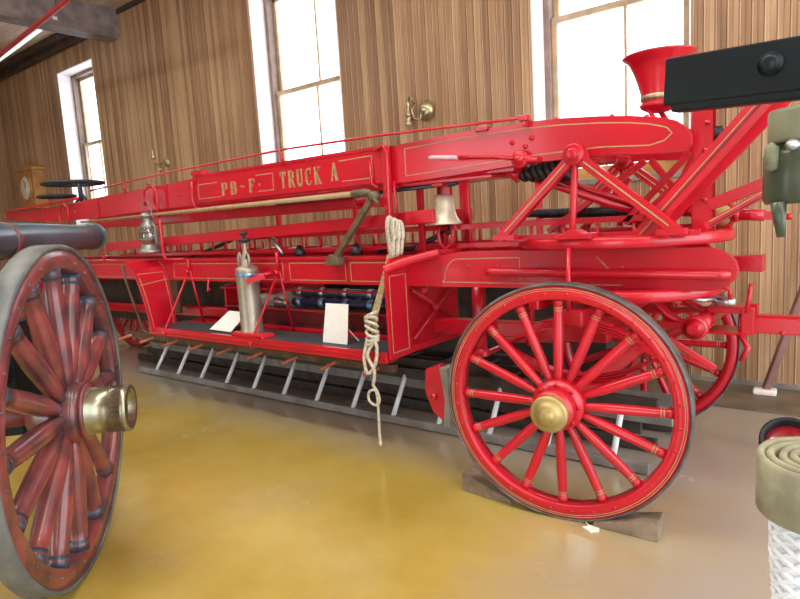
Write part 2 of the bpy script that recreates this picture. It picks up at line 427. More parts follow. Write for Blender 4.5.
MB(BRASS).lathe([(.001, .02), (.03, .018), (.035, 0)], (-3.84, 5.50, 2.715), (0, -1, 0), 16).build('boss', g_)
MB(BRASS).tube([(-3.84, 5.6, 2.715), (-3.84, 5.5, 2.715)], .02, 10).build('stem', g_)
b = MB(BRASS); b.tube([(-3.93, 5.50, 2.80), (-3.97, 5.47, 2.72), (-3.93, 5.46, 2.63), (-3.85, 5.46, 2.61), (-3.84, 5.46, 2.70)], .010, 8); b.build('striker', g_)
g_ = thing('wall_fitting', 'narrow upright brass fitting with hook on the boards, left of the gong', 'fitting', (-4.04, 5.6, 2.6))
x = -4.06
MB(BRASS).lathe([(.045, 0), (.045, .02), (.03, .04), (.03, .09), (.042, .10), (.02, .13), (.016, .20), (.022, .22), (.008, .26), (.001, .27)], (x, 5.53, 2.59), (0, 0, 1), 18).build('body', g_)
MB(BRASS).tube([(x + .01, 5.53, 2.84), (x + .03, 5.52, 2.90), (x + .07, 5.53, 2.86), (x + .06, 5.56, 2.80)], .009, 8).build('hook', g_)
MB(BRASS).tube([(x, 5.6, 2.66), (x, 5.53, 2.66)], .018, 8).build('stem', g_)
lp = thing('leaning_prop', 'brown wooden prop leaning by the wall with white foot, right of the truck', 'prop', (-.6, 5.4, 0))
MB(DUSKW).bar((-.60, 5.38, .03), (-.20, 5.52, 1.45), .07, .05).build('shaft', lp, bevel=.008)
b = MB(WHITEP); b.bar((-.68, 5.36, .035), (-.52, 5.37, .035), .10, .045); lab(b.build('foot', lp, bevel=.012), 'white foot')

# ================================================================== wheels
def make_wheel(parent, name, r, ty_w, spoke_n, xf, mats, hub_r, rim_t, tyre_t, spoke_r, dish=.05, cap=None, fat=1.0, worn=False, stripes=True, bolts=True, nose=0.0):
    """wheel in a local frame whose +X is the outward axle; xf places it in the world (hub centre)"""
    red, tyre, brass = mats
    def mb(*m): return MB(*m, xf=xf)
    hw = ty_w / 2
    ax = (1, 0, 0)
    rim = mb(red)
    ri, ro = r - tyre_t - rim_t, r - tyre_t
    rim.lathe([(ri, -hw * .8), (ri, hw * .75), (ri + .008, hw * .88), (ro, hw * .88), (ro, -hw * .9)], ax=ax, n=72, closed_prof=True)
    if stripes:
        for rr in (ro - .012, ro - .022): rim.lathe([(rr, hw * .88 + .001), (rr + .003, hw * .88 + .0015)], ax=ax, n=72, m=GOLD)
    if bolts:
        nb = spoke_n * 2
        for k in range(nb):
            a = 2 * PI * (k + .5) / nb; rr = (ri + ro) / 2 - .004
            rim.lathe([(.001, .006), (.006, .005), (.007, 0)], (hw * .88, rr * math.cos(a), rr * math.sin(a)), ax, 8, m=(TYRE if worn else red))
    o = rim.build(name, parent)
    ty = mb(tyre)
    ty.lathe([(ro, -hw), (ro, hw * .92), (ro + .005, hw), (r - .006, hw), (r, hw * .85), (r, -hw * .85), (r - .006, -hw)], ax=ax, n=96, closed_prof=True)
    ty.build('tyre', o)
    for k in range(spoke_n):
        a = 2 * PI * k / spoke_n
        d = V((0, math.cos(a), math.sin(a)))
        off = V((dish * (.5 if k % 2 else 1), 0, 0))
        p0 = d * (hub_r * .75) + off; p1 = d * (ri + .004)
        sp = mb(red)
        L = [0, .12, .3, .55, .8, .92, .93, 1]
        R0 = [.62, .85, 1.1, 1.12, 1.02, .97, 1.12, 1.05]
        sp.tube([p0.lerp(p1, q) for q in L], [spoke_r * q * fat for q in R0], 14)
        if stripes:
            for q in (.86, .89):
                c = p0.lerp(p1, q); dd = (p1 - p0).normalized()
                sp.lathe([(spoke_r * fat * .985 + .001, -.002), (spoke_r * fat * .985 + .001, .002)], c, dd, 12, m=GOLD)
        if worn:
            c = [p0.lerp(p1, q) for q in (.90, .95, 1)]
            sp.tube(c, [spoke_r * fat * 1.05, spoke_r * fat * 1.12, spoke_r * fat * 1.13], 12, WEAR)
        sp.build('spoke', o)
    hb = mb(red)
    hd = dish
    hb.lathe([(.02, -.14), (hub_r * .55, -.14), (hub_r * .7, -.08), (hub_r * .95, -.03), (hub_r, -.01), (hub_r, hd * .4), (hub_r * 1.02, hd + spoke_r), (hub_r * .98, hd + spoke_r + .012), (hub_r * .72, hd + spoke_r + .015), (hub_r * .80, hd + spoke_r + .03), (hub_r * .76, hd + spoke_r + .03 + nose), (.01, hd + spoke_r + .03 + nose)], ax=ax, n=36)
    for k in range(spoke_n // 2):
        a = 4 * PI * k / spoke_n
        hb.lathe([(.001, .012), (.009, .010), (.010, 0)], (hd + spoke_r + .012, hub_r * .86 * math.cos(a), hub_r * .86 * math.sin(a)), ax, 8)
    hb.build('hub', o)
    cp = mb(brass); cp.lathe(cap, (hd + spoke_r + nose, 0, 0), ax, 36)
    lab(cp.build('hub_cap', o), 'brass hub cap')
    return o

# ================================================================== THE LADDER TRUCK
T = thing('ladder_truck', 'long red horse-drawn fire ladder truck with gold striping and large spoked wheels', 'fire truck', (-3.5, 3.5, 0))
YN, YF = 3.15, 3.93         # near and far faces of the body
def part(mb, name, bevel=0, parent=None, label=None):
    o = mb.build(name, parent or T, bevel)
    if label: o['label'] = label
    return o
def wheel_xf(x, y, z, yaw_deg):
    return Matrix.Translation((x, y, z)) @ Matrix.Rotation(math.radians(yaw_deg), 4, 'Z')
capf = [(.09, .0), (.082, .018), (.080, .022), (.078, .045), (.083, .05), (.083, .058), (.070, .064), (.052, .070), (.050, .082), (.034, .084), (.030, .088), (.030, .104), (.026, .108), (.001, .109)]
WM = (RED, TYRE, BRASSM)
capf = [(a_ * 1.08, b_ * 1.1) for a_, b_ in capf]
W1 = make_wheel(T, 'front_wheel', .605, .095, 16, wheel_xf(-1.185, 2.762, .60, -83), WM, .125, .068, .014, .0225, .03, capf, nose=.09)
W2 = make_wheel(T, 'front_wheel', .605, .095, 16, wheel_xf(-1.23, 4.33, .60, 96), WM, .125, .068, .014, .0225, .03, capf)
W3 = make_wheel(T, 'rear_wheel', .60, .07, 16, wheel_xf(-8.1, 2.80, .60, -90), WM, .125, .068, .014, .0225, .03, capf)
W4 = make_wheel(T, 'rear_wheel', .60, .07, 16, wheel_xf(-8.1, 4.26, .60, 90), WM, .125, .068, .014, .0225, .03, capf)

# ---- axles, springs, undercarriage
a = MB(RED); a.bar((-1.19, 2.86, .60), (-1.22, 4.24, .60), .08, .09); part(a, 'front_axle', .008)
a = MB(RED); a.bar((-8.1, 2.9, .60), (-8.1, 4.16, .60), .08, .09); part(a, 'rear_axle', .008)
def leaf_spring(x, y, z0, half=.42, rise=.13):
    s = MB(RED)
    for sgn in (1, -1):
        for k in range(4):
            h = half * (1 - .18 * k)
            pts = []
            for i in range(11):
                q = -1 + 2 * i / 10
                pts.append((x + h * q, y, z0 + rise + sgn * (rise * (1 - (q * h / half) ** 2)) * -1 + sgn * -k * .014 * 1.0))
            for p, q2 in zip(pts[:-1], pts[1:]): s.bar(p, q2, .055, .010)
    for q in (-1, 1): s.tube([(x + q * half, y - .04, z0 + rise), (x + q * half, y + .04, z0 + rise)], .022, 10)
    return s
part(leaf_spring(-1.2, 3.02, .68), 'leaf_spring'); part(leaf_spring(-1.2, 4.05, .68), 'leaf_spring')
part(leaf_spring(-8.1, 3.1, .68), 'leaf_spring'); part(leaf_spring(-8.1, 4.0, .68), 'leaf_spring')
s = MB(RED)
s.bar((-1.2, 2.95, .99), (-1.2, 4.1, .99), .12, .09); s.bar((-1.42, 2.98, 1.05), (-1.42, 4.08, 1.05), .06, .06); s.bar((-.95, 2.98, 1.05), (-.95, 4.08, 1.05), .06, .06)
part(s, 'bolster', .01)
s = MB(RED); s.bar((-8.1, 3.0, 1.02), (-8.1, 4.1, 1.02), .12, .10); part(s, 'bolster', .01)
# reach pole and cross ties
s = MB(RED); s.bar((-8.1, 3.54, .72), (-1.2, 3.54, .80), .09, .10); part(s, 'reach_pole', .01)
# vertical stanchions between step end and wheel
for x, y, r in ((-2.02, 3.42, .045), (-1.86, 3.85, .03)):
    s = MB(RED); s.tube([(x, y, .62), (x, y, 1.14)], r, 14); s.lathe([(r * 1.3, 0), (r * 1.3, .03), (r, .05)], (x, y, .62), n=14); part(s, 'stanchion')
s = MB(RED); s.bar((-2.1, 3.85, .64), (-1.4, 3.85, .70), .05, .05); part(s, 'perch_bar', .006)

# ---- sill, near and far
def sill(y0, y1, near):
    s = MB(RED)
    s.box(-8.8, -2.13, y0, y1, 1.115, 1.30)
    s.box(-8.8, -2.13, y0 - .012, y1 + .012, 1.295, 1.315)
    o_ = 0 if near else -.22
    s.prism([(-2.135, 1.115), (-2.135, 1.315), (-1.95, 1.335), (-.62 + o_, 1.335), (-.56 + o_, 1.325), (-.51 + o_, 1.30), (-.48 + o_, 1.265), (-.47 + o_, 1.225), (-.48 + o_, 1.18), (-.52 + o_, 1.145), (-.57 + o_, 1.128), (-.62 + o_, 1.122)], y0, y1)
    if near:
        yy = y0 - .0008
        for xa, xb in ((-8.0, -5.35), (-5.15, -3.62), (-3.54, -2.95), (-2.90, -2.5)):
            s.stripe([(xa, 1.14), (xb, 1.14), (xb, 1.27), (xa, 1.27)], yy, .006, GOLD, closed=True)
        arc = [(-2.10 + .10 * (1 - math.cos(q)), 1.16 + .13 * math.sin(q)) for q in [i * PI / 12 for i in range(7)]]
        s.stripe([(-2.12, 1.145), (-2.10, 1.16)] + arc + [(-1.58, 1.295)], yy, .006, GOLD)
        s.stripe([(-2.12, 1.145), (-1.0, 1.145)], yy, .006, GOLD)
        s.stripe([(-1.58, 1.295), (-1.58, 1.16)], yy, .005, GOLD); s.stripe([(-1.13, 1.295), (-1.05, 1.21)], yy, .005, GOLD)
        for x in (-1.92, -1.72, -1.45, -1.0): s.lathe([(.001, .012), (.010, .010), (.013, 0)], (x, y0, 1.24), (0, -1, 0), 10)
    return s
part(sill(YN, YN + .05, True), 'sill', .005, label='near side sill with gold pinstripes')
part(sill(YF - .05, YF, False), 'sill', .005)
s = MB(RED)
s.tube([(-1.78, YN - .025, 1.215), (-1.75, YN - .03, 1.215), (-.55, YN - .03, 1.205), (-.50, YN - .01, 1.205)], .024, 12)
part(s, 'half_round_moulding')
s = MB(RED); s.prism([(-.56, 1.185), (-.41, 1.18), (-.41, 1.265), (-.56, 1.26)], 3.50, 3.60); s.bar((-1.0, 3.55, 1.215), (-.5, 3.55, 1.215), .04, .04)
part(s, 'tow_stub', .006)
# cross members
for k, x in enumerate((-8.3, -7.0, -5.9, -5.2, -4.4, -3.5, -2.5, -1.95, -1.2, -.75)):
    s = MB(RED); s.box(x - .04, x + .04, YN + .05, YF - .05, 1.13, 1.20); part(s, 'cross_member')
# deck boards (dark planks) under the stored ladders
s = MB(OLDW)
for k in range(4): s.box(-8.6, -5.6, YN + .06 + k * .17, YN + .21 + k * .17, 1.20, 1.225)
part(s, 'deck')

# ---- upper ladder: curved main rails (near and far) with rungs
top = [(-8.95, 1.95), (-8.0, 1.945), (-7.4, 1.94), (-6.4, 1.98), (-5.4, 2.0), (-4.66, 2.02), (-3.5, 2.03), (-2.48, 2.03), (-2.0, 2.045), (-1.5, 2.045), (-1.2, 2.03), (-.95, 1.995), (-.80, 1.965), (-.72, 1.935), (-.68, 1.88)]
bot = [(-.675, 1.83), (-.69, 1.795), (-.86, 1.80), (-1.1, 1.82), (-1.5, 1.82), (-2.0, 1.80), (-2.48, 1.785), (-4.66, 1.79), (-5.4, 1.785), (-6.4, 1.77), (-7.4, 1.77), (-8.0, 1.80), (-8.95, 1.86)]
def railm(y0, y1, near):
    s = MB(RED)
    # as a strip of convex quads (top/bottom pairs) so that the curve stays clean
    xs = [-8.95, -8.0, -7.4, -6.4, -5.4, -4.66, -3.5, -2.48, -2.0, -1.5, -1.3, -1.1, -.95, -.86, -.80, -.74, -.70, -.675]
    def interp(pl, x):
        pl = sorted(pl)
        for p, q in zip(pl[:-1], pl[1:]):
            if p[0] <= x <= q[0]: return p[1] + (q[1] - p[1]) * (x - p[0]) / max(1e-6, q[0] - p[0])
        return pl[-1][1]
    T_ = [interp(top, x) for x in xs]; B_ = [interp(bot, x) for x in xs]; T_[-1] = 1.875; T_[-2] = 1.91; B_[-1] = 1.825
    n = len(xs); vs = []
    for x, tz, bz in zip(xs, T_, B_): vs += [(x, y0, bz), (x, y0, tz), (x, y1, tz), (x, y1, bz)]
    fs = [(0, 1, 2, 3), tuple(4 * (n - 1) + k for k in (3, 2, 1, 0))]
    for i in range(n - 1):
        a_, c_ = 4 * i, 4 * i + 4
        for k in range(4): fs.append((a_ + k, c_ + k, c_ + (k + 1) % 4, a_ + (k + 1) % 4))
    s.add(vs, fs)
    if near:
        yy = y0 - .0008
        upp = [(x, interp(top, x) - .035) for x in (-2.36, -2.0, -1.7, -1.5, -1.3, -1.1, -.95, -.86)]
        low = [(x, interp(bot, x) + .04) for x in (-.86, -1.1, -1.3, -1.5, -1.7, -2.0, -2.36)]
        s.stripe(upp + [(-.78, 1.915), (-.755, 1.885)] + [(-.79, 1.855)] + low, yy, .006, GOLD, closed=True)
        for x, z in ((-1.60, 1.945), (-1.48, 1.955), (-1.52, 1.915), (-6.0, 1.87), (-7.0, 1.86), (-4.95, 1.90)): s.lathe([(.001, .014), (.012, .012), (.016, 0)], (x, y0, z), (0, -1, 0), 10)
        for x in (-1.05, -.88, -1.35): s.lathe([(.001, .012), (.011, .010), (.013, 0)], (x, (y0 + y1) / 2, interp(top, x)), (0, 0, 1), 8)
    return s
part(railm(YN, YN + .055, True), 'boom_rail', .005, label='near curved main rail with gold pinstripe')
part(railm(YF - .055, YF, False), 'boom_rail', .005)
x = -8.6; rz_ = 0
while x < -.85:
    s = MB(RED); s.tube([(x, YN + .05, 1.89), (x, YF - .05, 1.89)], .017, 10); part(s, 'rung')
    x += .36
# lip under boom rail
s = MB(RED); s.box(-4.7, -2.5, YN + .02, YN + .30, 1.755, 1.775); s.box(-2.45, -1.75, YN + .02, YN + .30, 1.765, 1.785); part(s, 'rail_shelf', .004)
s = MB(RED); s.bar((-8.9, YN - .01, 1.965), (-6.9, YN - .01, 2.0), .05, .025); part(s, 'tail_cap', .004)

# name board with gold lettering
nb = MB(RED)
nb.prism([(-4.66, 1.80), (-2.50, 1.80), (-2.50, 2.025), (-4.66, 2.018)], YN - .022, YN - .002)
yy = YN - .0228
nb.stripe([(-4.60, 1.835), (-4.28, 1.835)], yy, .006, GOLD); nb.stripe([(-4.60, 1.835), (-4.60, 1.955), (-4.33, 1.955)], yy, .006, GOLD)
nb.stripe([(-3.82, 1.965), (-3.62, 1.965), (-3.62, 1.84), (-3.80, 1.84)], yy, .006, GOLD)
nb.stripe([(-2.92, 1.98), (-2.62, 1.985), (-2.62, 1.84), (-2.90, 1.84)], yy, .006, GOLD)
nb.box(-4.66, -2.50, YN - .028, YN + .02, 2.018, 2.040)
NB = part(nb, 'name_board', .002)
def glyph(ch):
    S = .23; H_ = 1.0
    g = {
     'T': [((.36, 0), (.36, 1), S), ((0, .93), (.72, .93), .14), ((.05, .72), (.05, 1), .08), ((.67, .72), (.67, 1), .08), ((.2, .04), (.52, .04), .08)],
     'R': [((.14, 0), (.14, 1), S), ((0, .96), (.5, .96), .08), ((.14, .5), (.5, .5), .08), ((.55, .55), (.6, .9), S), ((.40, .5), (.66, 0), S), ((0, .04), (.3, .04), .08), ((.52, .04), (.78, .04), .08)],
     'U': [((.14, .15), (.14, 1), S), ((.58, .15), (.58, 1), S * .7), ((.14, .1), (.58, .1), .16), ((0, .96), (.3, .96), .08), ((.44, .96), (.72, .96), .08)],
     'C': [((.12, .18), (.12, .82), S), ((.12, .85), (.35, .96), .1), ((.12, .15), (.35, .04), .1), ((.3, .96), (.58, .92), .1), ((.3, .04), (.6, .1), .1), ((.62, .66), (.62, 1), .08), ((.60, .1), (.64, .28), .08)],
     'K': [((.14, 0), (.14, 1), S), ((.18, .45), (.6, .94), .09), ((.30, .56), (.64, .04), S), ((0, .96), (.3, .96), .08), ((0, .04), (.3, .04), .08), ((.44, .96), (.74, .96), .08), ((.5, .04), (.8, .04), .08)],
     'A': [((.36, 1), (.1, 0), .09), ((.36, 1), (.62, 0), S), ((.18, .34), (.54, .34), .07), ((0, .04), (.22, .04), .08), ((.48, .04), (.78, .04), .08)],
     'P': [((.14, 0), (.14, 1), S), ((0, .96), (.5, .96), .08), ((.14, .46), (.5, .46), .08), ((.58, .5), (.58, .92), S), ((0, .04), (.3, .04), .08)],
     'B': [((.14, 0), (.14, 1), S), ((0, .96), (.5, .96), .08), ((.14, .52), (.5, .52), .08), ((0, .04), (.52, .04), .08), ((.56, .56), (.56, .92), S), ((.60, .08), (.60, .5), S)],
     'F': [((.14, 0), (.14, 1), S), ((0, .95), (.62, .95), .10), ((.14, .52), (.45, .52), .08), ((.45, .42), (.45, .62), .07), ((.62, .72), (.62, 1), .08), ((0, .04), (.32, .04), .08)],
     '~': [((.05, .5), (.25, .6), .08), ((.25, .6), (.4, .45), .08), ((.4, .45), (.6, .55), .08)],
     '.': [((.1, .42), (.1, .58), .16)],
    }
    return g[ch]
def lettering(txt, x0, z0, h, wsc, gap, shear=0.0):
    x = x0
    for ch in txt:
        if ch != ' ':
            L = MB(GOLDL)
            for k, (p, q, wd) in enumerate(glyph(ch)):
                P = lambda a: (x + a[0] * wsc, z0 + a[1] * h)
                (ax_, az), (bx, bz) = P(p), P(q)
                vert = abs(az - bz) > abs(ax_ - bx)
                ww = wd * (wsc * 1.0 if vert else h * 1.0)
                yk = YN - .0229 - k * .0002
                d = V((bx - ax_, 0, bz - az)).normalized(); nn = V((-d.z, 0, d.x)) * ww / 2
                vs = [V((ax_, yk, az)) + nn, V((bx, yk, bz)) + nn, V((bx, yk, bz)) - nn, V((ax_, yk, az)) - nn]
                vs += [v + V((0, .003, 0)) for v in vs]
                L.add(vs, [(0, 1, 2, 3), (7, 6, 5, 4), (0, 4, 5, 1), (1, 5, 6, 2), (2, 6, 7, 3), (3, 7, 4, 0)])
            L.build('letter', NB)
        x += wsc * gap
lettering('TRUCK', -3.54, 1.84, .125, .092, 1.0)
lettering('A', -3.01, 1.85, .125, .10, 1.0)
lettering('PB~F.', -4.27, 1.84, .105, .11, 1.08)

# handrail rod above with posts
s = MB(RED)
s.tube([(-6.5, 3.1, 2.05), (-6.06, 3.1, 2.065), (-5.0, 3.1, 2.10), (-3.42, 3.1, 2.12), (-2.5, 3.1, 2.10), (-1.50, 3.1, 2.062)], .0085, 8)
HR = part(s, 'handrail')
for x, z0, z1 in ((-5.80, 1.99, 2.085), (-3.48, 2.03, 2.12)):
    s = MB(RED); s.tube([(x, 3.12, z0 - .02), (x, 3.10, z1)], .012, 8); part(s, 'post', parent=HR)
s = MB(RED); s.box(-1.53, -1.48, 3.09, 3.14, 2.045, 2.078); s.box(-1.515, -1.495, 3.10, 3.2, 2.02, 2.06); part(s, 'end_bracket', .005, parent=HR)
s = MB(RED); s.box(-1.83, -1.75, 3.13, 3.2, 2.03, 2.06); part(s, 'top_block', .005)

# strap brackets and upright standards
def strap(name, pts, w_=.035, t_=.012, up=(0, 1, 0)):
    s = MB(RED)
    for p, q in zip(pts[:-1], pts[1:]): s.bar(p, q, w_, t_, up=up)
    for p in pts[1:-1]: s.lathe([(w_ * .45, -t_ / 2), (w_ * .45, t_ / 2)], p, (0, 1, 0), 10)
    return s
s = MB(RED)
s.tube([(-4.66, YN - .035, 1.99), (-4.68, YN - .04, 1.86), (-4.66, YN - .035, 1.77), (-4.58, YN - .03, 1.745), (-4.2, YN - .02, 1.755)], .011, 8)
s.box(-4.66, -4.50, YN - .04, YN + .03, 2.04, 2.075); s.box(-4.64, -4.61, YN - .035, YN, 1.99, 2.05)
part(s, 'board_bracket')
s = MB(RED)
s.box(-2.52, -2.46, YN - .045, YN - .022, 1.30, 2.03)
s.tube([(-2.58, YN - .04, 2.01), (-2.49, YN - .055, 2.035), (-2.465, YN - .055, 1.98), (-2.47, YN - .055, 1.7), (-2.47, YN - .055, 1.33)], .012, 8)
for z in (1.75, 1.70, 1.62, 1.56): s.lathe([(.001, .016), (.014, .013), (.018, 0)], (-2.49, YN - .045, z), (0, -1, 0), 10)
part(s, 'standard', .003)
s = MB(RED)
s.tube([(-2.62, YN - .04, 1.95), (-2.62, YN - .04, 1.80), (-2.56, YN - .05, 1.77)], .009, 8)
part(s, 'hook')
for x, y in ((-2.38, 3.32), (-2.30, 3.45), (-2.34, 3.80), (-2.2, 3.62)):
    s = MB(RED); s.box(x - .022, x + .022, y - .015, y + .015, 1.30, 1.80); part(s, 'standard', .003)
s = MB(RED); s.tube([(-2.44, 3.12, 1.80), (-2.42, 3.10, 1.70), (-2.40, 3.09, 1.58)], .008, 8); part(s, 'hook')
# lantern upright and lantern hook at the tail
s = MB(RED); s.tube([(-5.22, 3.10, 1.83), (-5.22, 3.10, 1.35), (-5.17, 3.10, 1.315), (-4.95, 3.14, 1.315)], .012, 8)
s.tube([(-5.22, 3.10, 1.70), (-5.22, 3.10, 1.93), (-5.25, 3.10, 1.985), (-5.34, 3.10, 2.0), (-5.43, 3.10, 1.97), (-5.45, 3.10, 1.90), (-5.43, 3.10, 1.83)], .013, 8)
s.tube([(-5.24, 3.08, 1.83), (-5.24, 3.08, 2.01), (-5.34, 3.08, 2.025)], .008, 8)
part(s, 'lantern_hanger')
s = MB(RED); s.tube([(-7.06, 3.10, 1.74), (-7.05, 3.10, 1.90), (-7.14, 3.10, 1.955), (-7.25, 3.10, 1.92), (-7.28, 3.10, 1.80), (-7.24, 3.10, 1.72)], .013, 8); part(s, 'tail_hook')
for x in (-7.8, -6.45): 
    s = MB(RED); s.bar((x, YN - .01, 1.28), (x, YN - .01, 1.95), .03, .012, up=(0, 1, 0)); part(s, 'standard')
for x in (-6.6, -4.5, -3.5, -1.8):
    s = MB(RED); s.box(x - .02, x + .02, YF - .03, YF, 1.31, 1.79); part(s, 'standard')

# ---- tiller at the tail: two black hand wheels on a shaft
tl = MB(IRON); tl.tube([(-7.35, 3.4, 1.92), (-7.35, 3.4, 2.20)], .025, 12); tl.tube([(-7.6, 3.4, 1.93), (-7.35, 3.4, 2.06)], .015, 8); tl.tube([(-7.15, 3.4, 1.93), (-7.35, 3.4, 2.10)], .015, 8)
TL = part(tl, 'tiller_post')
def hand_wheel(c, r, n=6, tr=.018):
    s = MB(BLACKW)
    s.tube([(c[0] + r * math.cos(a_), c[1] + r * math.sin(a_), c[2]) for a_ in [2 * PI * k / 40 for k in range(40)]], tr, 8, closed=True)
    for k in range(n):
        a_ = 2 * PI * k / n + .3
        s.tube([c, (c[0] + r * math.cos(a_), c[1] + r * math.sin(a_), c[2])], tr * .6, 6)
    s.lathe([(.05, -.02), (.05, .02), (.001, .03)], c, n=16)
    return s
part(hand_wheel((-7.50, 3.4, 2.215), .33), 'hand_wheel', parent=TL, label='black tiller hand wheel')
part(hand_wheel((-7.75, 3.3, 2.08), .20, 4), 'foot_wheel', parent=TL)

# ---- running board, guard panels, braces
s = MB(RED)
s.box(-5.28, -2.42, 2.93, 3.78, .655, .695); s.box(-5.28, -2.42, 2.905, 2.94, .635, .705)
s.box(-5.28, -2.42, 2.90, 2.91, .665, .68)
RB = part(s, 'running_board', .005)
s = MB(MAT_)
for k in range(18): s.box(-5.25, -2.45, 2.95 + k * .017, 2.963 + k * .017, .695, .703)
lab(part(s, 'rubber_mat', parent=RB), 'ribbed black rubber mat')
def guard(x, lean, y0=2.92, y1=3.15):
    s = MB(RED); n = 10; prof = []
    # profile in XZ: straight at the foot, rolling outward at the head
    for i in range(n + 1):
        q = i / n; z = .66 + .655 * q
        xx = x + lean * q ** 2 - (.09 * max(0, (q - .8) / .2) ** 2 if lean else 0)
        prof.append((xx, z))
    vs = []; fs = []
    for xx, z in prof:
        ye = y0 + .05 * max(0, (z - 1.2) / .115) ** 2 if not lean else y0 - .06 * (z - .66) / .655
        vs += [(xx, ye, z), (xx, y1, z), (xx + .018, y1, z), (xx + .018, ye, z)]
    for i in range(n):
        a_ = 4 * i
        for k in range(4): fs.append((a_ + k, a_ + 4 + k, a_ + 4 + (k + 1) % 4, a_ + (k + 1) % 4))
    fs += [(0, 1, 2, 3), (4 * n + 3, 4 * n + 2, 4 * n + 1, 4 * n)]
    s.add(vs, fs)
    pts = [prof[1], prof[9]]
    def GX(z):
        for p, q in zip(prof[:-1], prof[1:]):
            if p[1] <= z <= q[1]: return p[0] + (q[0] - p[0]) * (z - p[1]) / (q[1] - p[1])
        return prof[-1][0]
    zz = [.70 + .05 * k for k in range(11)]
    YE = lambda z: (y0 - .06 * (z - .66) / .655) if lean else y0
    for e_ in (0, 1):
        for za, zb_ in zip(zz[:-1], zz[1:]): s.bar((GX(za) + .019, (y1 - .03) if e_ else YE(za) + .03, za), (GX(zb_) + .019, (y1 - .03) if e_ else YE(zb_) + .03, zb_), .006, .003, up=(1, 0, 0), m=GOLD)
    for z in (.70, 1.20): s.bar((GX(z) + .019, YE(z) + .03, z), (GX(z) + .019, y1 - .03, z), .006, .003, up=(1, 0, 0), m=GOLD)
    if lean: s.bar((GX(1.10) + .019, YE(1.1) + .01, 1.10), (GX(1.10) + .019, y1 - .01, 1.13), .008, .003, up=(1, 0, 0), m=GOLD)
    return s
part(guard(-5.20, -.14, 2.88, 3.14), 'guard_panel', .002, parent=RB)
GP = part(guard(-2.41, 0), 'guard_panel', .002, parent=RB)
# fender sweep joining the right guard to the sill
s = MB(RED); pts = []
for i in range(9):
    q = i / 8 * PI / 2; pts.append((-2.41 + .28 * math.sin(q) ** 1.2, 2.93 + .21 * math.sin(q), 1.24 + .09 * math.sin(q) ** .8))
s.tube(pts, .030, 12)
part(s, 'fender_sweep', .003)
# end panel of the tool well behind the guard, with crossed stays
s = MB(RED); s.box(-2.46, -2.44, 3.15, 3.82, .69, 1.11); s.box(-2.46, -2.41, 3.15, 3.84, .655, .70)
part(s, 'well_end_panel', .003)
s = MB(RED); s.tube([(-2.40, 3.2, 1.08), (-2.40, 3.75, .78)], .012, 8); s.tube([(-2.41, 3.2, .74), (-2.41, 3.78, 1.08)], .010, 8); s.lathe([(.025, 0), (.025, .03), (.001, .035)], (-2.42, 3.48, .92), (1, 0, 0), 12)
s.tube([(-2.33, 3.24, 1.10), (-2.33, 3.24, 1.06)], .03, 12)
part(s, 'cross_stay')
def brace(xt, xa, xb):
    s = MB(RED)
    s.tube([(xt, YN - .015, 1.36 if xt > -4 else 1.31), (xt, YN - .02, 1.20)], .013, 8)
    s.tube([(xt, YN - .02, 1.20), (xa, 2.915, .69), (xa, 2.90, .63)], .010, 8)
    s.tube([(xt + .02, YN - .02, 1.21), (xb, 3.28, .70)], .010, 8)
    s.lathe([(.018, 0), (.018, .02), (.001, .02)], (xt, YN - .03, 1.20), (0, -1, 0), 10)
    s.lathe([(.016, 0), (.016, .02), (.001, .02)], (xa, 2.90, .66), (0, -1, 0), 10)
    return s
part(brace(-4.88, -5.02, -4.95), 'step_brace'); part(brace(-3.66, -3.78, -3.70), 'step_brace')
# tool well: back panels, tray, wire basket front
s = MB(RED); s.box(-4.62, -4.60, 3.30, 3.75, .70, 1.06); s.box(-4.62, -3.75, 3.73, 3.75, .70, 1.06); s.box(-4.62, -2.46, 3.30, 3.32, .70, .73)
part(s, 'tool_box', .003)
s = MB(RED); s.box(-4.66, -2.46, 3.29, 3.31, 1.03, 1.045); s.box(-4.62, -2.46, 3.29, 3.31, .865, .88); 
part(s, 'basket_rail', .002)
s = MB(REDW); x = -4.6
while x < -2.5:
    s.bar((x, 3.30, .73), (x + .10, 3.30, .87), .003, .004); s.bar((x + .10, 3.304, .73), (x, 3.304, .87), .003, .004); x += .028
part(s, 'wire_mesh')
s = MB(OLDW); s.box(-4.6, -2.46, 3.32, 3.72, .865, .88); part(s, 'shelf')
s = MB(DARKW); s.box(-8.7, -2.48, 3.86, 3.90, .50, 1.13); part(s, 'dark_backing')  # dark panel added along the rear to darken the gap
s = MB(OLDW); s.box(-5.75, -5.45, 3.35, 3.38, .75, 1.08); part(s, 'side_flap', .004)
s = MB(OLDW); s.tube([(-5.96, 3.08, 1.27), (-5.93, 3.08, 1.10), (-5.75, 3.08, .72), (-5.68, 3.06, .62), (-5.55, 3.04, .60), (-5.28, 3.0, .62)], .014, 8); part(s, 'step_iron')
s = MB(RED); s.tube([(-4.62, YN + .01, 1.14), (-4.62, YN - .01, 1.08), (-4.60, YN - .03, 1.03), (-4.57, YN - .03, 1.05)], .01, 8); part(s, 'hook')

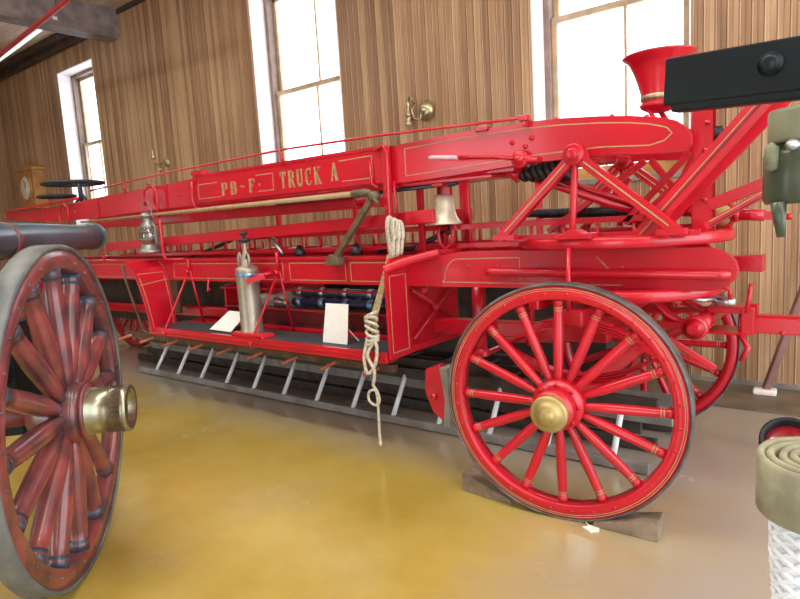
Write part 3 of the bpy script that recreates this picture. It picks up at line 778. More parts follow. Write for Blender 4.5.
# brake block in front of the near wheel
s = MB(RED); s.prism([(-2.06, .66), (-1.96, .70), (-1.93, .62), (-1.90, .46), (-1.93, .34), (-2.02, .40), (-2.07, .52)], 2.83, 2.88)
BRK = part(s, 'brake_arm', .006)
s = MB(GREYW); s.prism([(-1.935, .69), (-1.885, .69), (-1.865, .52), (-1.875, .34), (-1.925, .34), (-1.905, .50)], 2.79, 2.90); part(s, 'brake_pad', .004, parent=BRK)
s = MB(RED); s.lathe([(.02, 0), (.02, .02), (.001, .025)], (-2.0, 2.83, .50), (0, -1, 0), 10); part(s, 'bolt', parent=BRK)
s = MB(RED); s.tube([(-2.0, 2.88, .63), (-2.0, 3.6, .63), (-2.0, 4.2, .63)], .02, 8); part(s, 'brake_beam')

# ---- turntable rings
TC = (-1.12, 3.52)
s = MB(RED); s.lathe([(.47, 1.345), (.57, 1.345), (.58, 1.355), (.58, 1.395), (.57, 1.405), (.47, 1.405)], (TC[0], TC[1], 0), n=72, closed_prof=True)
for k in range(4):
    a_ = PI / 4 + k * PI / 2; s.bar((TC[0], TC[1], 1.375), (TC[0] + .52 * math.cos(a_), TC[1] + .52 * math.sin(a_), 1.375), .06, .04)
s.bar((TC[0] - .55, 3.10, 1.41), (TC[0] + .50, 3.10, 1.41), .05, .03); s.bar((TC[0] - .5, 3.95, 1.41), (TC[0] + .5, 3.95, 1.41), .05, .03)
s.lathe([(.12, 1.34), (.12, 1.42), (.08, 1.44), (.001, 1.44)], (TC[0], TC[1], 0), n=24)
TT = part(s, 'turntable')
s = MB(RED); s.lathe([(.44, 1.07), (.54, 1.07), (.55, 1.085), (.55, 1.12), (.54, 1.13), (.44, 1.13)], (TC[0], TC[1], 0), n=72, closed_prof=True); part(s, 'fifth_wheel')
s = MB(RED); s.tube([(-1.19, 2.92, 1.36), (-1.19, 2.90, 1.10), (-1.19, 2.90, 1.04)], .012, 8); part(s, 'hanger_rod')
s = MB(RED); s.prism([(-1.27, 1.40), (-1.08, 1.40), (-1.08, 1.43), (-1.13, 1.43), (-1.16, 1.45), (-1.20, 1.45), (-1.23, 1.43), (-1.27, 1.43)], 2.93, 3.03); part(s, 'a_frame_foot', .005)

# ---- A-frames carrying the boom
def aframe(y, x0, x1, xa, za, zb, nm):
    s = MB(RED)
    for xf_ in (x0, x1):
        s.bar((xa, y, za), (xf_, y, zb), .045, .052, up=(0, 0, 1))
        dx = (xf_ - xa)
        p = V((xa, y - .0235, za)).lerp(V((xf_, y - .0235, zb)), .10); q = V((xa, y - .0235, za)).lerp(V((xf_, y - .0235, zb)), .93)
        s.bar(p, q, .003, .008, m=GOLD)
        s.bar((xf_ - .09 * (1 if dx > 0 else -1), y, zb), (xf_ + .04 * (1 if dx > 0 else -1), y, zb), .06, .03)
    s.tube([(xa, y, za), (xa - .02, y - .01, zb + .01)], [.018, .018], 10)
    s.lathe([(.055, -.03), (.055, .03), (.048, .034), (.03, .034), (.03, .048), (.022, .05), (.022, .06), (.001, .06)], (xa, y, za), (0, -1, 0), 24)
    return s
part(aframe(3.02, -1.62, -.70, -1.185, 1.825, 1.42, ''), 'a_frame', .003)
part(aframe(3.88, -1.66, -.72, -1.215, 1.83, 1.42, ''), 'a_frame', .003)
s = MB(RED); s.tube([(-1.19, 3.04, 1.825), (-1.19, 3.30, 1.825), (-1.20, 3.88, 1.83)], [.03, .026, .026], 14); s.lathe([(.04, -.02), (.04, .02)], (-1.2, 3.6, 1.828), (0, 1, 0), 14); part(s, 'trunnion_shaft')
# inner crossing struts
for p, q, w_ in (((-1.62, 3.65, 1.42), (-1.02, 3.65, 1.80), .035), ((-.98, 3.62, 1.80), (-.72, 3.62, 1.45), .035), ((-1.1, 3.62, 1.42), (-.60, 3.62, 1.86), .045), ((-1.05, 3.36, 1.46), (-.72, 3.36, 1.80), .03), ((-1.45, 3.8, 1.42), (-1.15, 3.8, 1.72), .035), ((-.92, 3.45, 1.40), (-.72, 3.45, 1.80), .025)):
    s = MB(RED); s.bar(p, q, w_, w_); part(s, 'strut', .003)
# elevating rods from the boom down to the screw nut
s = MB(RED); s.tube([(-1.86, 3.32, 1.86), (-1.80, 3.32, 1.84), (-1.00, 3.42, 1.51)], .020, 12); s.tube([(-1.70, 3.45, 1.83), (-.98, 3.52, 1.53)], .018, 12)
s.lathe([(.001, -.05), (.04, -.05), (.04, .05), (.001, .05)], (-.99, 3.47, 1.515), (0, 1, 0), 16); part(s, 'lifting_rod')
s = MB(RED); s.lathe([(.001, -.04), (.045, -.035), (.05, 0), (.045, .035), (.001, .04)], (-.97, 3.40, 1.515), (0, -1, 0), 20); s.box(-1.03, -.90, 3.44, 3.75, 1.45, 1.55); part(s, 'screw_nut', .006)
# black screw with thread, red coupling, worm gear ring and crank shaft
s = MB(RUBBER); prof = []; 
s.tube([(-1.86, 3.70, 1.543), (-.95, 3.70, 1.515)], .024, 12); x = -1.70
while x < -.98:
    z = 1.545 - .03 * (x + 1.95); s.lathe([(.024, -.005), (.033, 0), (.024, .005)], (x, 3.70, z), (1, 0, -.03), 14); x += .014
SC = part(s, 'elevating_screw', label='black threaded elevating screw')
s = MB(RUBBER); 
for k in range(5): s.lathe([(.02, -.008), (.04, 0), (.02, .008)], (-.93 + k * .017, 3.70, 1.512), (1, 0, 0), 14)
part(s, 'spring', parent=SC)
s = MB(RED); s.tube([(-.85, 3.70, 1.51), (-.69, 3.64, 1.485)], .032, 16); part(s, 'coupling', parent=SC)
s = MB(RED); s.lathe([(.062, -.03), (.080, -.03), (.080, .03), (.062, .03)], (-.625, 3.62, 1.475), (0, 1, 0), 32, closed_prof=True)
s.lathe([(.02, 0), (.02, .02), (.001, .02)], (-.625, 3.62, 1.555), (0, 0, 1), 10); part(s, 'gear_housing')
s = MB(BRASSM); s.lathe([(.001, .02), (.062, .015), (.062, -.02)], (-.625, 3.60, 1.475), (0, -1, 0), 28); part(s, 'gear_face', label='dull brass gear cover')
s = MB(RED); s.tube([(-.56, 3.60, 1.475), (-.53, 3.60, 1.473)], .04, 14); s.tube([(-.53, 3.60, 1.473), (-.42, 3.60, 1.462)], .030, 14); s.bar((-.42, 3.60, 1.462), (-.33, 3.60, 1.452), .042, .042); s.tube([(-.33, 3.60, 1.452), (-.30, 3.60, 1.45)], .017, 12); part(s, 'crank_shaft')
# bellows-like black coil under the boom
s = MB(RUBBER)
for k in range(7):
    q = k / 6; c = V((-1.63, 3.34, 1.775)).lerp(V((-1.36, 3.34, 1.785)), q); R0 = .028 + .045 * q
    n = 24; ax = V((.95, 0, .10 + .35)).normalized(); u = V((0, 1, 0)); v_ = ax.cross(u)
    s.tube([c + (u * math.cos(a_) + v_ * math.sin(a_)) * R0 for a_ in [2 * PI * j / n for j in range(n)]], .022, 8, closed=True)
s.tube([(-1.64, 3.34, 1.775), (-1.36, 3.34, 1.785)], [.03, .06], 12)
part(s, 'coil_buffer', label='black rubber coil buffer under the boom')
s = MB(RED); s.tube([(-1.72, 3.30, 1.80), (-1.64, 3.32, 1.77)], [.02, .05], 12); s.box(-1.80, -1.62, 3.2, 3.36, 1.79, 1.82); part(s, 'buffer_mount', .003)

# lever with pale handle
s = MB(RED); s.tube([(-1.93, 3.09, 1.895), (-1.70, 3.10, 1.875), (-1.56, 3.11, 1.85)], .011, 8)
s.lathe([(.05, 0), (.05, .02), (.04, .025), (.025, .025), (.025, .045), (.001, .048)], (-1.54, 3.13, 1.845), (0, -1, 0), 20); s.tube([(-1.56, 3.12, 1.85), (-1.44, 3.13, 1.83)], .022, 10)
LV = part(s, 'lever')
s = MB(simple('pale_pink_handle', (.75, .42, .50), .3)); s.tube([(-2.13, 3.085, 1.915), (-2.11, 3.085, 1.914), (-1.95, 3.09, 1.897), (-1.92, 3.09, 1.893)], [.010, .015, .015, .010], 10); part(s, 'handle', parent=LV, label='pale lever handle')

# masts and striped diagonals at the front
s = MB(RED); s.box(-.70, -.60, 3.30, 3.33, 1.40, 2.07); s.box(-.61, -.60, 3.30, 3.36, 1.40, 2.07); 
for z in (1.56, 1.80, 1.93): s.lathe([(.001, .016), (.012, .012), (.015, 0)], (-.64 if z != 1.93 else -.63, 3.30, z), (0, -1, 0), 12)
part(s, 'mast', .004)
s = MB(IRON); s.lathe([(.03, 0), (.03, .03), (.001, .03)], (-.60, 3.33, 1.88), (1, 0, 0), 12); s.lathe([(.001, 0), (.025, 0), (.025, .05), (.001, .05)], (-.575, 3.33, 1.84), (0, 0, 1), 12); part(s, 'mast_roller')
def diag(p, q, w_, h_, gold=True, nm='diagonal_brace'):
    s = MB(RED); s.bar(p, q, w_, h_)
    if gold:
        o_ = V((0, -w_ / 2 - .001, 0)); a_ = V(p).lerp(V(q), .04) + o_; b_ = V(p).lerp(V(q), .97) + o_
        for dz in (.010, -.010): s.bar(a_ + V((0, 0, dz)), b_ + V((0, 0, dz)), .003, .005, m=GOLD if dz > 0 else IRON)
    return part(s, nm, .004)
diag((-.92, 3.08, 1.36), (-.10, 3.08, 2.27), .03, .075)
diag((-.92, 3.30, 1.35), (-.12, 3.30, 2.20), .03, .065, False)
diag((-.60, 3.18, 1.53), (-.10, 3.18, 1.72), .025, .055, False)
diag((-.60, 3.10, 1.435), (-.10, 3.10, 1.72), .02, .035)
# flared bucket seat with brass band
s = MB(RED)
s.lathe([(.085, 2.09), (.088, 2.12), (.100, 2.17), (.122, 2.24), (.150, 2.30), (.182, 2.325), (.185, 2.331), (.18, 2.335), (.15, 2.315), (.118, 2.25), (.095, 2.18), (.08, 2.13), (.001, 2.13)], (-.905, 3.50, 0), n=40)
ST = part(s, 'bucket_seat', label='flaring red bucket seat')
s = MB(BRASS); s.lathe([(.086, 2.098), (.092, 2.100), (.094, 2.125), (.089, 2.130)], (-.905, 3.50, 0), n=40, closed_prof=False); part(s, 'brass_band', parent=ST)
s = MB(RED); s.lathe([(.001, 2.035), (.05, 2.04), (.09, 2.062), (.10, 2.08), (.085, 2.092), (.001, 2.092)], (-.905, 3.50, 0), n=32); s.tube([(-.915, 3.5, 2.07), (-.86, 3.5, 1.98), (-.84, 3.5, 1.88)], .014, 8); s.tube([(-.95, 3.45, 2.07), (-.90, 3.42, 1.98), (-.86, 3.4, 1.90)], .012, 8); part(s, 'seat_mount', parent=ST)

# draft gear: futchells, S-arms, knobs, pole
s = MB(RED)
for y in (3.32, 3.78):
    s = MB(RED); s.tube([(-1.42, y, 1.08), (-1.12, y, 1.095), (-.98, y, 1.09), (-.89, y, 1.05), (-.82, y, .97), (-.75, y, .93), (-.66, y, .925)], [.022, .025, .026, .026, .024, .024, .026], 12); part(s, 'draft_arm')
s = MB(RED)
for y in (3.30, 3.80):
    s = MB(RED); s.bar((-1.25, y, .90), (-.70, y, .93), .05, .035); s.bar((-1.25, y, .93), (-.9, y, .945), .05, .05); part(s, 'futchell', .006)
s = MB(RED); s.tube([(-.67, 3.24, .925), (-.67, 3.9, .925)], .045, 20); s.lathe([(.062, -.02), (.062, .01), (.05, .02), (.03, .022), (.05, .022), (.001, .024)], (-.67, 3.235, .925), (0, -1, 0), 24); s.lathe([(.028, 0), (.028, .03), (.001, .031)], (-.67, 3.215, .925), (0, -1, 0), 6, smooth=False); part(s, 'splinter_bar')
s = MB(RED); s.box(-.66, -.48, 3.47, 3.63, .965, 1.0); s.box(-.66, -.46, 3.45, 3.65, .855, .87); s.box(-.50, -.44, 3.46, 3.50, .86, 1.0); s.box(-.50, -.44, 3.60, 3.64, .86, 1.0); part(s, 'pole_socket', .006)
s = MB(RED); s.bar((-.52, 3.55, .905), (1.2, 3.55, .905), .09, .085); s.bar((-.52, 3.55, .95), (1.2, 3.55, .95), .06, .012)
for x in (-.32, .1): s.lathe([(.001, .012), (.012, .01), (.014, 0)], (x, 3.505, .87), (0, -1, 0), 10)
part(s, 'draw_pole', .01)
s = MB(STEEL); s.tube([(-.80, 3.30, 1.08), (-.66, 3.36, 1.05), (-.60, 3.50, 1.04)], .014, 8); s.tube([(-.62, 3.45, 1.03), (-.52, 3.45, 1.03)], .022, 10); part(s, 'coupling_pin', label='steel coupling pin')
s = MB(RED); s.tube([(-.66, 3.40, 1.10 + .0), (-.60, 3.40, 1.13), (-.54, 3.40, 1.10), (-.54, 3.40, 1.05)], .012, 8); part(s, 'chain_hook')
s = MB(RED); s.tube([(-.47, 3.42, .98), (-.46, 3.42, 1.05), (-.45, 3.42, 1.13)], .010, 8); part(s, 'pin')
s = MB(RED); s.tube([(-.50, 3.45, .86), (-.46, 3.43, .80), (-.49, 3.42, .73)], .014, 8); part(s, 'chain_hook')
s = MB(RED); s.bar((-.80, 3.25, .86), (-.60, 3.35, .70), .05, .03); part(s, 'step_stay', .004)

# dark air lines drooping through the frame
for pts in ([(-4.72, 3.55, 1.49), (-4.70, 3.5, 1.46), (-4.80, 3.45, 1.42), (-5.0, 3.4, 1.36), (-5.2, 3.4, 1.33)], [(-2.22, 3.5, 1.54), (-2.25, 3.45, 1.50), (-2.32, 3.4, 1.42), (-2.5, 3.35, 1.35), (-2.8, 3.35, 1.33)]):
    s = MB(RUBBER); s.tube(pts, .018, 10); part(s, 'air_line')
for x in (-3.55, -2.95):
    s = MB(IRON); s.lathe([(.001, 0), (.045, 0), (.05, .03), (.03, .05), (.02, .08), (.001, .085)], (x, 3.28, 1.318), n=16); part(s, 'sill_fitting')
s = MB(STEEL); s.tube([(-3.86, 3.25, 1.50), (-3.72, 3.25, 1.33)], .014, 8); part(s, 'tie_rod')
# ---- bell with bracket and clapper loop
s = MB(BELLM); s.lathe([(.001, .195), (.045, .193), (.062, .178), (.067, .14), (.071, .095), (.082, .05), (.104, .015), (.117, 0), (.110, .0), (.095, .02), (.07, .07), (.058, .15), (.001, .17)], (-2.20, 3.33, 1.505), n=40)
BL = part(s, 'bell', label='pale bronze bell')
s = MB(RED); s.box(-2.19, -2.14, 3.31, 3.35, 1.69, 1.80); s.box(-2.2, -2.12, 3.2, 3.36, 1.745, 1.775); part(s, 'bell_bracket', .005)
s = MB(IRON); s.tube([(-2.17, 3.33, 1.66), (-2.17, 3.33, 1.47)], .008, 8); s.lathe([(.001, -.02), (.018, -.012), (.02, 0), (.014, .014), (.001, .02)], (-2.17, 3.33, 1.455), n=14); part(s, 'clapper', parent=BL)
s = MB(RED); s.tube([(-2.22, 3.30, 1.50), (-2.235, 3.30, 1.44), (-2.225, 3.30, 1.38), (-2.18, 3.30, 1.345), (-2.13, 3.30, 1.38), (-2.12, 3.30, 1.44), (-2.13, 3.30, 1.50)], .013, 8); s.box(-2.25, -2.09, 3.26, 3.34, 1.315, 1.345); part(s, 'bell_loop')
s = MB(IRON); s.tube([(-2.42, 3.62, 1.80), (-1.9, 3.62, 1.785), (-1.7, 3.55, 1.80)], .006, 6); part(s, 'bell_cord')

# ================================================================== equipment on the truck
def ladder_thing(name, label, y0, y1, x0, x1, z0, z1, railw, mat, rmat, pitch=.36, group=None, rung_r=.013, zr=None):
    t_ = thing(name, label, 'ladder', ((x0 + x1) / 2, (y0 + y1) / 2, min(z0, z1)), group)
    for y in (y0, y1):
        s = MB(mat); s.bar((x0, y, z0), (x1, y, z1), railw[0], railw[1]); s.build('rail', t_, .004)
    x = x0 + .15
    while x < x1 - .08:
        z = z0 + (z1 - z0) * (x - x0) / (x1 - x0)
        s = MB(rmat); s.tube([(x, y0, z), (x, y1, z)], rung_r, 8); s.build('rung', t_); x += pitch
    return t_
ladder_thing('ladder', 'bright red flat ladder stored at mid height inside the truck', 3.20, 3.66, -6.45, -2.19, 1.45, 1.565, (.035, .085), RED, RED)
ladder_thing('ladder', 'red ladder stored directly under the lettered board of the truck', 3.34, 3.74, -7.0, -2.98, 1.695, 1.70, (.035, .075), RED, RED)
def truss_ladder(name, label, y0, y1, x0, x1, zt, zb):
    t_ = thing(name, label, 'ladder', ((x0 + x1) / 2, (y0 + y1) / 2, zb))
    for y in (y0, y1):
        s = MB(RED); s.bar((x0, y, zt), (x1, y, zt + .02), .03, .032); s.bar((x0, y, zb), (x1, y, zb + .02), .03, .028)
        x = x0 + .1
        while x < x1: s.tube([(x, y, zb), (x, y, zt)], .010, 8); x += .20
        s.build('side_truss', t_)
    x = x0 + .1
    while x < x1 - .05:
        s = MB(RED); s.tube([(x, y0, zb + .01), (x, y1, zb + .01)], .012, 8); s.build('rung', t_); x += .40
    return t_
truss_ladder('ladder', 'red truss-sided ladder with spindles lying lowest in the truck bed', 3.36, 3.78, -6.5, -.95, 1.465, 1.345)

def pole_thing(name, label, p0, p1, r0, r1, mat, cat='pole', tip=None):
    t_ = thing(name, label, cat, p0)
    s = MB(mat); p0, p1 = V(p0), V(p1)
    s.tube([p0, p0.lerp(p1, .5), p1], [r0, (r0 + r1) / 2, r1], 12); s.build('shaft', t_)
    if tip: tip(t_, p0, p1)
    return t_
def tipend(t_, p0, p1):
    d = (p1 - p0).normalized()
    s = MB(BRONZE); s.lathe([(.022, -.12), (.028, -.1), (.028, 0), (.02, .02), (.02, .04), (.001, .05)], p1, d, 16); s.build('ferrule', t_)
pole_thing('pike_pole', 'long tan pole with thick dark ferrule hung along the near side of truck', (-6.75, 3.09, 1.735), (-2.66, 3.09, 1.745), .010, .021, simple('tan_pole', (.36, .27, .14), .4), tip=tipend)
pole_thing('tool_pole', 'thin dark blue-black pole behind the tan pole', (-3.75, 3.27, 1.735), (-2.05, 3.27, 1.76), .014, .014, simple('blue_black_pole', (.02, .04, .07), .3, coat=.3), tip=None)
pr = thing('prop_bar', 'dark brown slanted prop standing on gold-striped sill with dull foot', 'prop', (-3.0, 3.12, 1.28))
s = MB(BRONZE); s.bar((-2.98, 3.10, 1.32), (-2.60, 3.08, 1.70), .035, .040); s.build('shaft', pr, .005)
s = MB(BRONZE); s.prism([(-3.07, 1.26), (-2.93, 1.26), (-2.95, 1.32), (-3.02, 1.34), (-3.05, 1.31)], 3.06, 3.14); s.build('foot', pr, .006)
s = MB(BRONZE); s.lathe([(.035, -.025), (.035, .025), (.001, .03)], (-2.58, 3.075, 1.715), (0, -1, 0), 16); s.tube([(-2.58, 3.07, 1.715), (-2.52, 3.04, 1.66)], .016, 8); s.build('head', pr)

# lantern
LX, LY, LZ = -5.38, 3.07, 1.385
ln = thing('lantern', 'old metal oil lantern with clear glass globe hanging from red hook', 'lantern', (LX, LY, LZ))
s = MB(LANTM); s.lathe([(0.0013, 0.0000), (0.1105, 0.0000), (0.1144, 0.0134), (0.0975, 0.0336), (0.0806, 0.0392), (0.0780, 0.0728), (0.0585, 0.0840), (0.0390, 0.0896), (0.0013, 0.0896)], (LX, LY, LZ), n=28); s.build('font', ln)
s = MB(LGLASS); s.lathe([(0.0585, 0.0840), (0.0884, 0.1232), (0.0936, 0.1680), (0.0806, 0.2128), (0.0624, 0.2408), (0.0598, 0.2374), (0.0767, 0.2106), (0.0897, 0.1680), (0.0845, 0.1254), (0.0559, 0.0874)], (LX, LY, LZ), n=28); s.build('globe', ln)
s = MB(LANTM); s.lathe([(0.0676, 0.2352), (0.0728, 0.2464), (0.0650, 0.2688), (0.0455, 0.2912), (0.0455, 0.3360), (0.0650, 0.3416), (0.0585, 0.3584), (0.0260, 0.3808), (0.0013, 0.3864)], (LX, LY, LZ), n=24); s.build('chimney', ln)
s = MB(LANTM)
for sg in (-1, 1): s.tube([(LX + sg * .09, LY, LZ + .03), (LX + sg * .12, LY, LZ + .08), (LX + sg * .12, LY, LZ + .24), (LX + sg * .05, LY, LZ + .30)], .008, 8)
for z in (.13, .20): s.tube([(LX + .096 * math.cos(2 * PI * k / 20), LY + .096 * math.sin(2 * PI * k / 20), LZ + z) for k in range(20)], .0035, 6, closed=True)
s.build('guard_wire', ln)
s = MB(LANTM); s.tube([(LX + .10 * math.cos(a_), LY, LZ + .30 + .19 * math.sin(a_)) for a_ in [PI * k / 10 for k in range(11)]], .005, 6); s.build('handle', ln)

# extinguisher
EX, EY, EZ = -3.90, 3.02, .703
ex = thing('fire_extinguisher', 'tall dull brass soda-acid extinguisher standing on the running board', 'extinguisher', (EX, EY, EZ))
s = MB(NICKEL); s.lathe([(.001, 0), (.092, 0), (.094, .02), (.088, .03), (.088, .50), (.092, .51), (.092, .53), (.082, .545), (.05, .56), (.035, .57), (.001, .57)], (EX, EY, EZ), n=36); s.build('tank', ex)
s = MB(NICKEL); s.lathe([(.04, .56), (.04, .62), (.022, .66), (.014, .71), (.010, .75)], (EX, EY, EZ), n=20); s.build('neck', ex)
s = MB(IRON); s.lathe([(.014, .74), (.05, .755), (.055, .765), (.05, .775), (.012, .78), (.012, .80), (.035, .81), (.03, .825), (.001, .83)], (EX, EY, EZ), n=20); s.build('valve_wheel', ex)
for sg in (-1, 1):
    s = MB(NICKEL); s.tube([(EX + sg * .065, EY - .02, EZ + .53), (EX + sg * .065, EY - .02, EZ + .64), (EX + sg * .05, EY - .02, EZ + .665), (EX + sg * .03, EY - .02, EZ + .62)], .011, 8); s.build('lug', ex)
s = MB(BLUEM); s.lathe([(.089, .475), (.0915, .478), (.0915, .505), (.089, .508)], (EX, EY, EZ), n=36); s.build('label_band', ex)
s = MB(RED); s.prism([(EX - .15, EZ + .0), (EX + .26, EZ + .0), (EX + .24, EZ + .035), (EX - .13, EZ + .035)], EY - .11, EY + .02); lab(s.build('base_block', ex, .01), 'red wooden base block')
for z in (.44,):
    s = MB(RED); s.tube([(EX + .08, EY - .02, EZ + z + .03), (EX + .15, EY - .02, EZ + z + .04), (EX + .24, EY + .06, EZ + z + .06)], .018, 8); s.bar((EX + .09, EY - .08, EZ + z), (EX + .24, EY - .02, EZ + z + .04), .03, .04); s.build('red_clamp', ex)

# placards
def card(name, label, pts, back):
    t_ = MB(PAPER); n = (V(pts[1]) - V(pts[0])).cross(V(pts[3]) - V(pts[0])).normalized() * .005
    vs = [V(p) for p in pts] + [V(p) + n for p in pts]
    t_.add(vs, [(0, 1, 2, 3), (7, 6, 5, 4), (0, 4, 5, 1), (1, 5, 6, 2), (2, 6, 7, 3), (3, 7, 4, 0)])
    for p, q in back: t_.bar(p, q, .006, .006)
    return tag(t_.build(name), label, 'card')
card('placard', 'blank white card standing upright on running board near the rope', [(-3.10, 3.02, .706), (-2.86, 3.02, .706), (-2.87, 3.07, .985), (-3.09, 3.07, .985)], [((-2.86, 3.14, .708), (-2.92, 3.06, .84))])
card('placard', 'white card tilted far back on running board left of the extinguisher', [(-4.45, 3.00, .715), (-4.16, 3.00, .710), (-4.12, 3.16, .85), (-4.40, 3.18, .85)], [((-4.18, 3.16, .707), (-4.18, 3.13, .80))])
s = MB(CANVAS)
random.seed(3); n = 14; k = 9; vs = []; fs = []
for i in range(n):
    for j in range(k):
        u_ = i / (n - 1); v_ = j / (k - 1)
        z = .885 + .16 * math.sin(PI * u_) * math.sin(PI * v_) * (.7 + .3 * math.sin(7 * u_ + 3 * v_)) + random.uniform(0, .012)
        vs.append((-4.40 + .50 * u_, 3.36 + .30 * v_, z if 0 < i < n - 1 and 0 < j < k - 1 else .883))
for i in range(n - 1):
    for j in range(k - 1): fs.append((i * k + j, (i + 1) * k + j, (i + 1) * k + j + 1, i * k + j + 1))
s.add(vs, fs, None, True)
tag(s.build('canvas_sheet'), 'crumpled grey canvas heaped in tool well behind the tilted card', 'canvas')
for i, (y, z, x0, x1, m, lb) in enumerate(((3.40, .925, -3.80, -2.50, NAVY, 'navy hose with bright couplings lying nearest in the tool well'), (3.52, .93, -3.75, -2.52, NAVY, 'navy hose with bright couplings lying second from front in tool well'), (3.46, 1.00, -3.85, -2.55, HOSEB, 'upper dark hose with bright bands lying across the two navy hoses'))):
    h = thing('supply_hose', lb, 'hose', ((x0 + x1) / 2, y, z - .035))
    s = MB(m); s.tube([(x0, y, z), ((x0 + x1) / 2, y + .01, z), (x1, y, z)], .034, 14); s.build('hose', h)
    x = x0 + .08
    while x < x1:
        s = MB(BLUEM if i != 2 else STEEL); s.lathe([(.036, -.025), (.041, -.02), (.041, .02), (.036, .025)], (x, y, z), (1, 0, 0), 16); s.build('coupling', h); x += .26
# nozzle
nz = thing('nozzle', 'pale blue metal nozzle lying behind the extinguisher', 'nozzle', (-3.55, 3.36, .88))
s = MB(STEEL); s.tube([(-3.97, 3.355, .93), (-3.90, 3.355, .925), (-3.82, 3.36, .915)], [.045, .035, .02], 14); s.build('body', nz)

# ropes
def smooth(P, n=5):
    P = [V(p) for p in P]; out = []
    for i in range(len(P) - 1):
        a, b, c, d = P[max(i - 1, 0)], P[i], P[i + 1], P[min(i + 2, len(P) - 1)]
        for k in range(n):
            t = k / n
            out.append(.5 * ((2 * b) + (c - a) * t + (2 * a - 5 * b + 4 * c - d) * t * t + (3 * b - a - 3 * c + d) * t ** 3))
    return out + [P[-1]]
def coil_rope():
    t_ = thing('rope', 'pale coiled hank of rope with long knotted tail hanging on truck side', 'rope', (-2.43, 3.02, 1.3))
    s = MB(ROPE)
    for k in range(5):
        dx = -.035 + k * .020; yb = 3.05 - .012 * (k % 2)
        pts = []
        for i in range(28):
            a_ = 2 * PI * i / 28
            pts.append((-2.405 + dx + .022 * math.cos(a_) , yb + .01 * math.sin(a_ * 2), 1.44 + (.135 - .008 * k) * math.sin(a_)))
        s.tube(pts, .0105, 8, closed=True)
    s.build('hank', t_)
    s = MB(ROPED)
    for k in range(4):
        x0_ = -2.47 + k * .012
        s.tube([(x0_ + .02, 3.03, 1.33), (x0_, 2.99, 1.2), (-2.49 + k * .012, 2.93, 1.05), (-2.50 + k * .012, 2.885, .95), (-2.50 + k * .01, 2.875, .80)], .009, 6)
    s.build('strands', t_)
    s = MB(ROPE)
    for k in range(7):
        c = (-2.50, 2.875, .96 - k * .030)
        s.tube([(c[0] + .045 * math.cos(a_), c[1] + .022 * math.sin(a_), c[2] + .02 * math.cos(a_ + k)) for a_ in [2 * PI * j / 18 for j in range(18)]], .0105, 8, closed=True)
    s.tube(smooth([(-2.53, 2.86, .80), (-2.56, 2.85, .68), (-2.53, 2.84, .58), (-2.47, 2.85, .64), (-2.455, 2.86, .76), (-2.50, 2.86, .82)]), .0115, 8)
    s.tube(smooth([(-2.47, 2.87, .80), (-2.53, 2.85, .70), (-2.47, 2.84, .60), (-2.50, 2.85, .50)]), .0115, 8)
    s.build('knot', t_)
    s = MB(ROPE)
    lp_ = [(-2.50, 2.85, .50), (-2.46, 2.845, .46), (-2.45, 2.845, .40), (-2.49, 2.845, .37), (-2.54, 2.845, .40), (-2.53, 2.845, .455), (-2.48, 2.845, .47), (-2.465, 2.845, .42), (-2.465, 2.845, .30), (-2.467, 2.845, .20), (-2.465, 2.845, .12)]
    s.tube(smooth(lp_), .009, 8)
    s.lathe([(.001, -.02), (.012, -.01), (.014, .01), (.001, .02)], (-2.465, 2.845, .115), n=10)
    s.build('tail', t_)
    return t_
coil_rope()

# ================================================================== ladders beneath the truck
t_ = thing('ladder', 'long ladder on its edge on the floor with pale blue rungs in front of others', 'ladder', (-3.7, 3.5, 0))
a_ = MB(GREYW); a_.bar((-6.55, 3.45, .038), (-.95, 3.45, .038), .045, .06); a_.build('rail', t_, .006)
a_ = MB(DARKW); a_.bar((-6.55, 3.64, .36), (-.95, 3.64, .36), .045, .085); a_.build('rail', t_, .006)
x = -6.20
while x < -1.0:
    s = MB(PALEBLUE); s.tube([(x, 3.45, .06), (x + .0, 3.64, .35)], .019, 8); s.build('rung', t_); x += .42
t_ = thing('scaling_ladder', 'brown single-pole scaling ladder with orange pegs slung below running board', 'ladder', (-4.6, 3.1, .4))
a_ = MB(OLDW); a_.bar((-6.2, 3.16, .535), (-2.55, 3.16, .535), .05, .055); a_.build('pole', t_, .006)
x = -6.05
while x < -2.6:
    s = MB(ORANGEW); s.tube([(x - .02, 3.0, .505), (x + .02, 3.32, .555)], [.013, .015], 8); s.build('peg', t_); x += .42
for x in (-5.6, -3.0):
    s = MB(IRON); s.tube([(x, 3.19, .50), (x, 3.19, .655)], .012, 6); s.build('hanger', t_)
def flat_ladder(label, x0, x1, y0, y1, z, mat, rm):
    return ladder_thing('ladder', label, y0, y1, x0, x1, z, z, (.045, .08), mat, rm, .36)
flat_ladder('dark ladder lying flat on floor behind the edge-standing ladder', -7.2, -1.0, 3.80, 4.20, .05, DARKW, DARKW)
flat_ladder('dark ladder stacked on top of the dark ladder lying on the floor', -7.0, -1.1, 3.82, 4.18, .145, DARKW, DARKW)
flat_ladder('added dark ladder third up in the flat stack, under the grey one', -6.9, -1.9, 3.74, 4.10, .335, DARKW, DARKW)  # extra ladder, added to darken the space under the truck
flat_ladder('added dark ladder topmost of all under the truck, just below the rear panel', -6.7, -2.1, 3.70, 4.06, .43, DARKW, DARKW)  # second extra ladder, also added for darkness under the truck
flat_ladder('grey ladder in the flat stack under the truck, seen between the front spokes', -6.8, -.90, 3.78, 4.16, .24, GREYW, PALEBLUE)

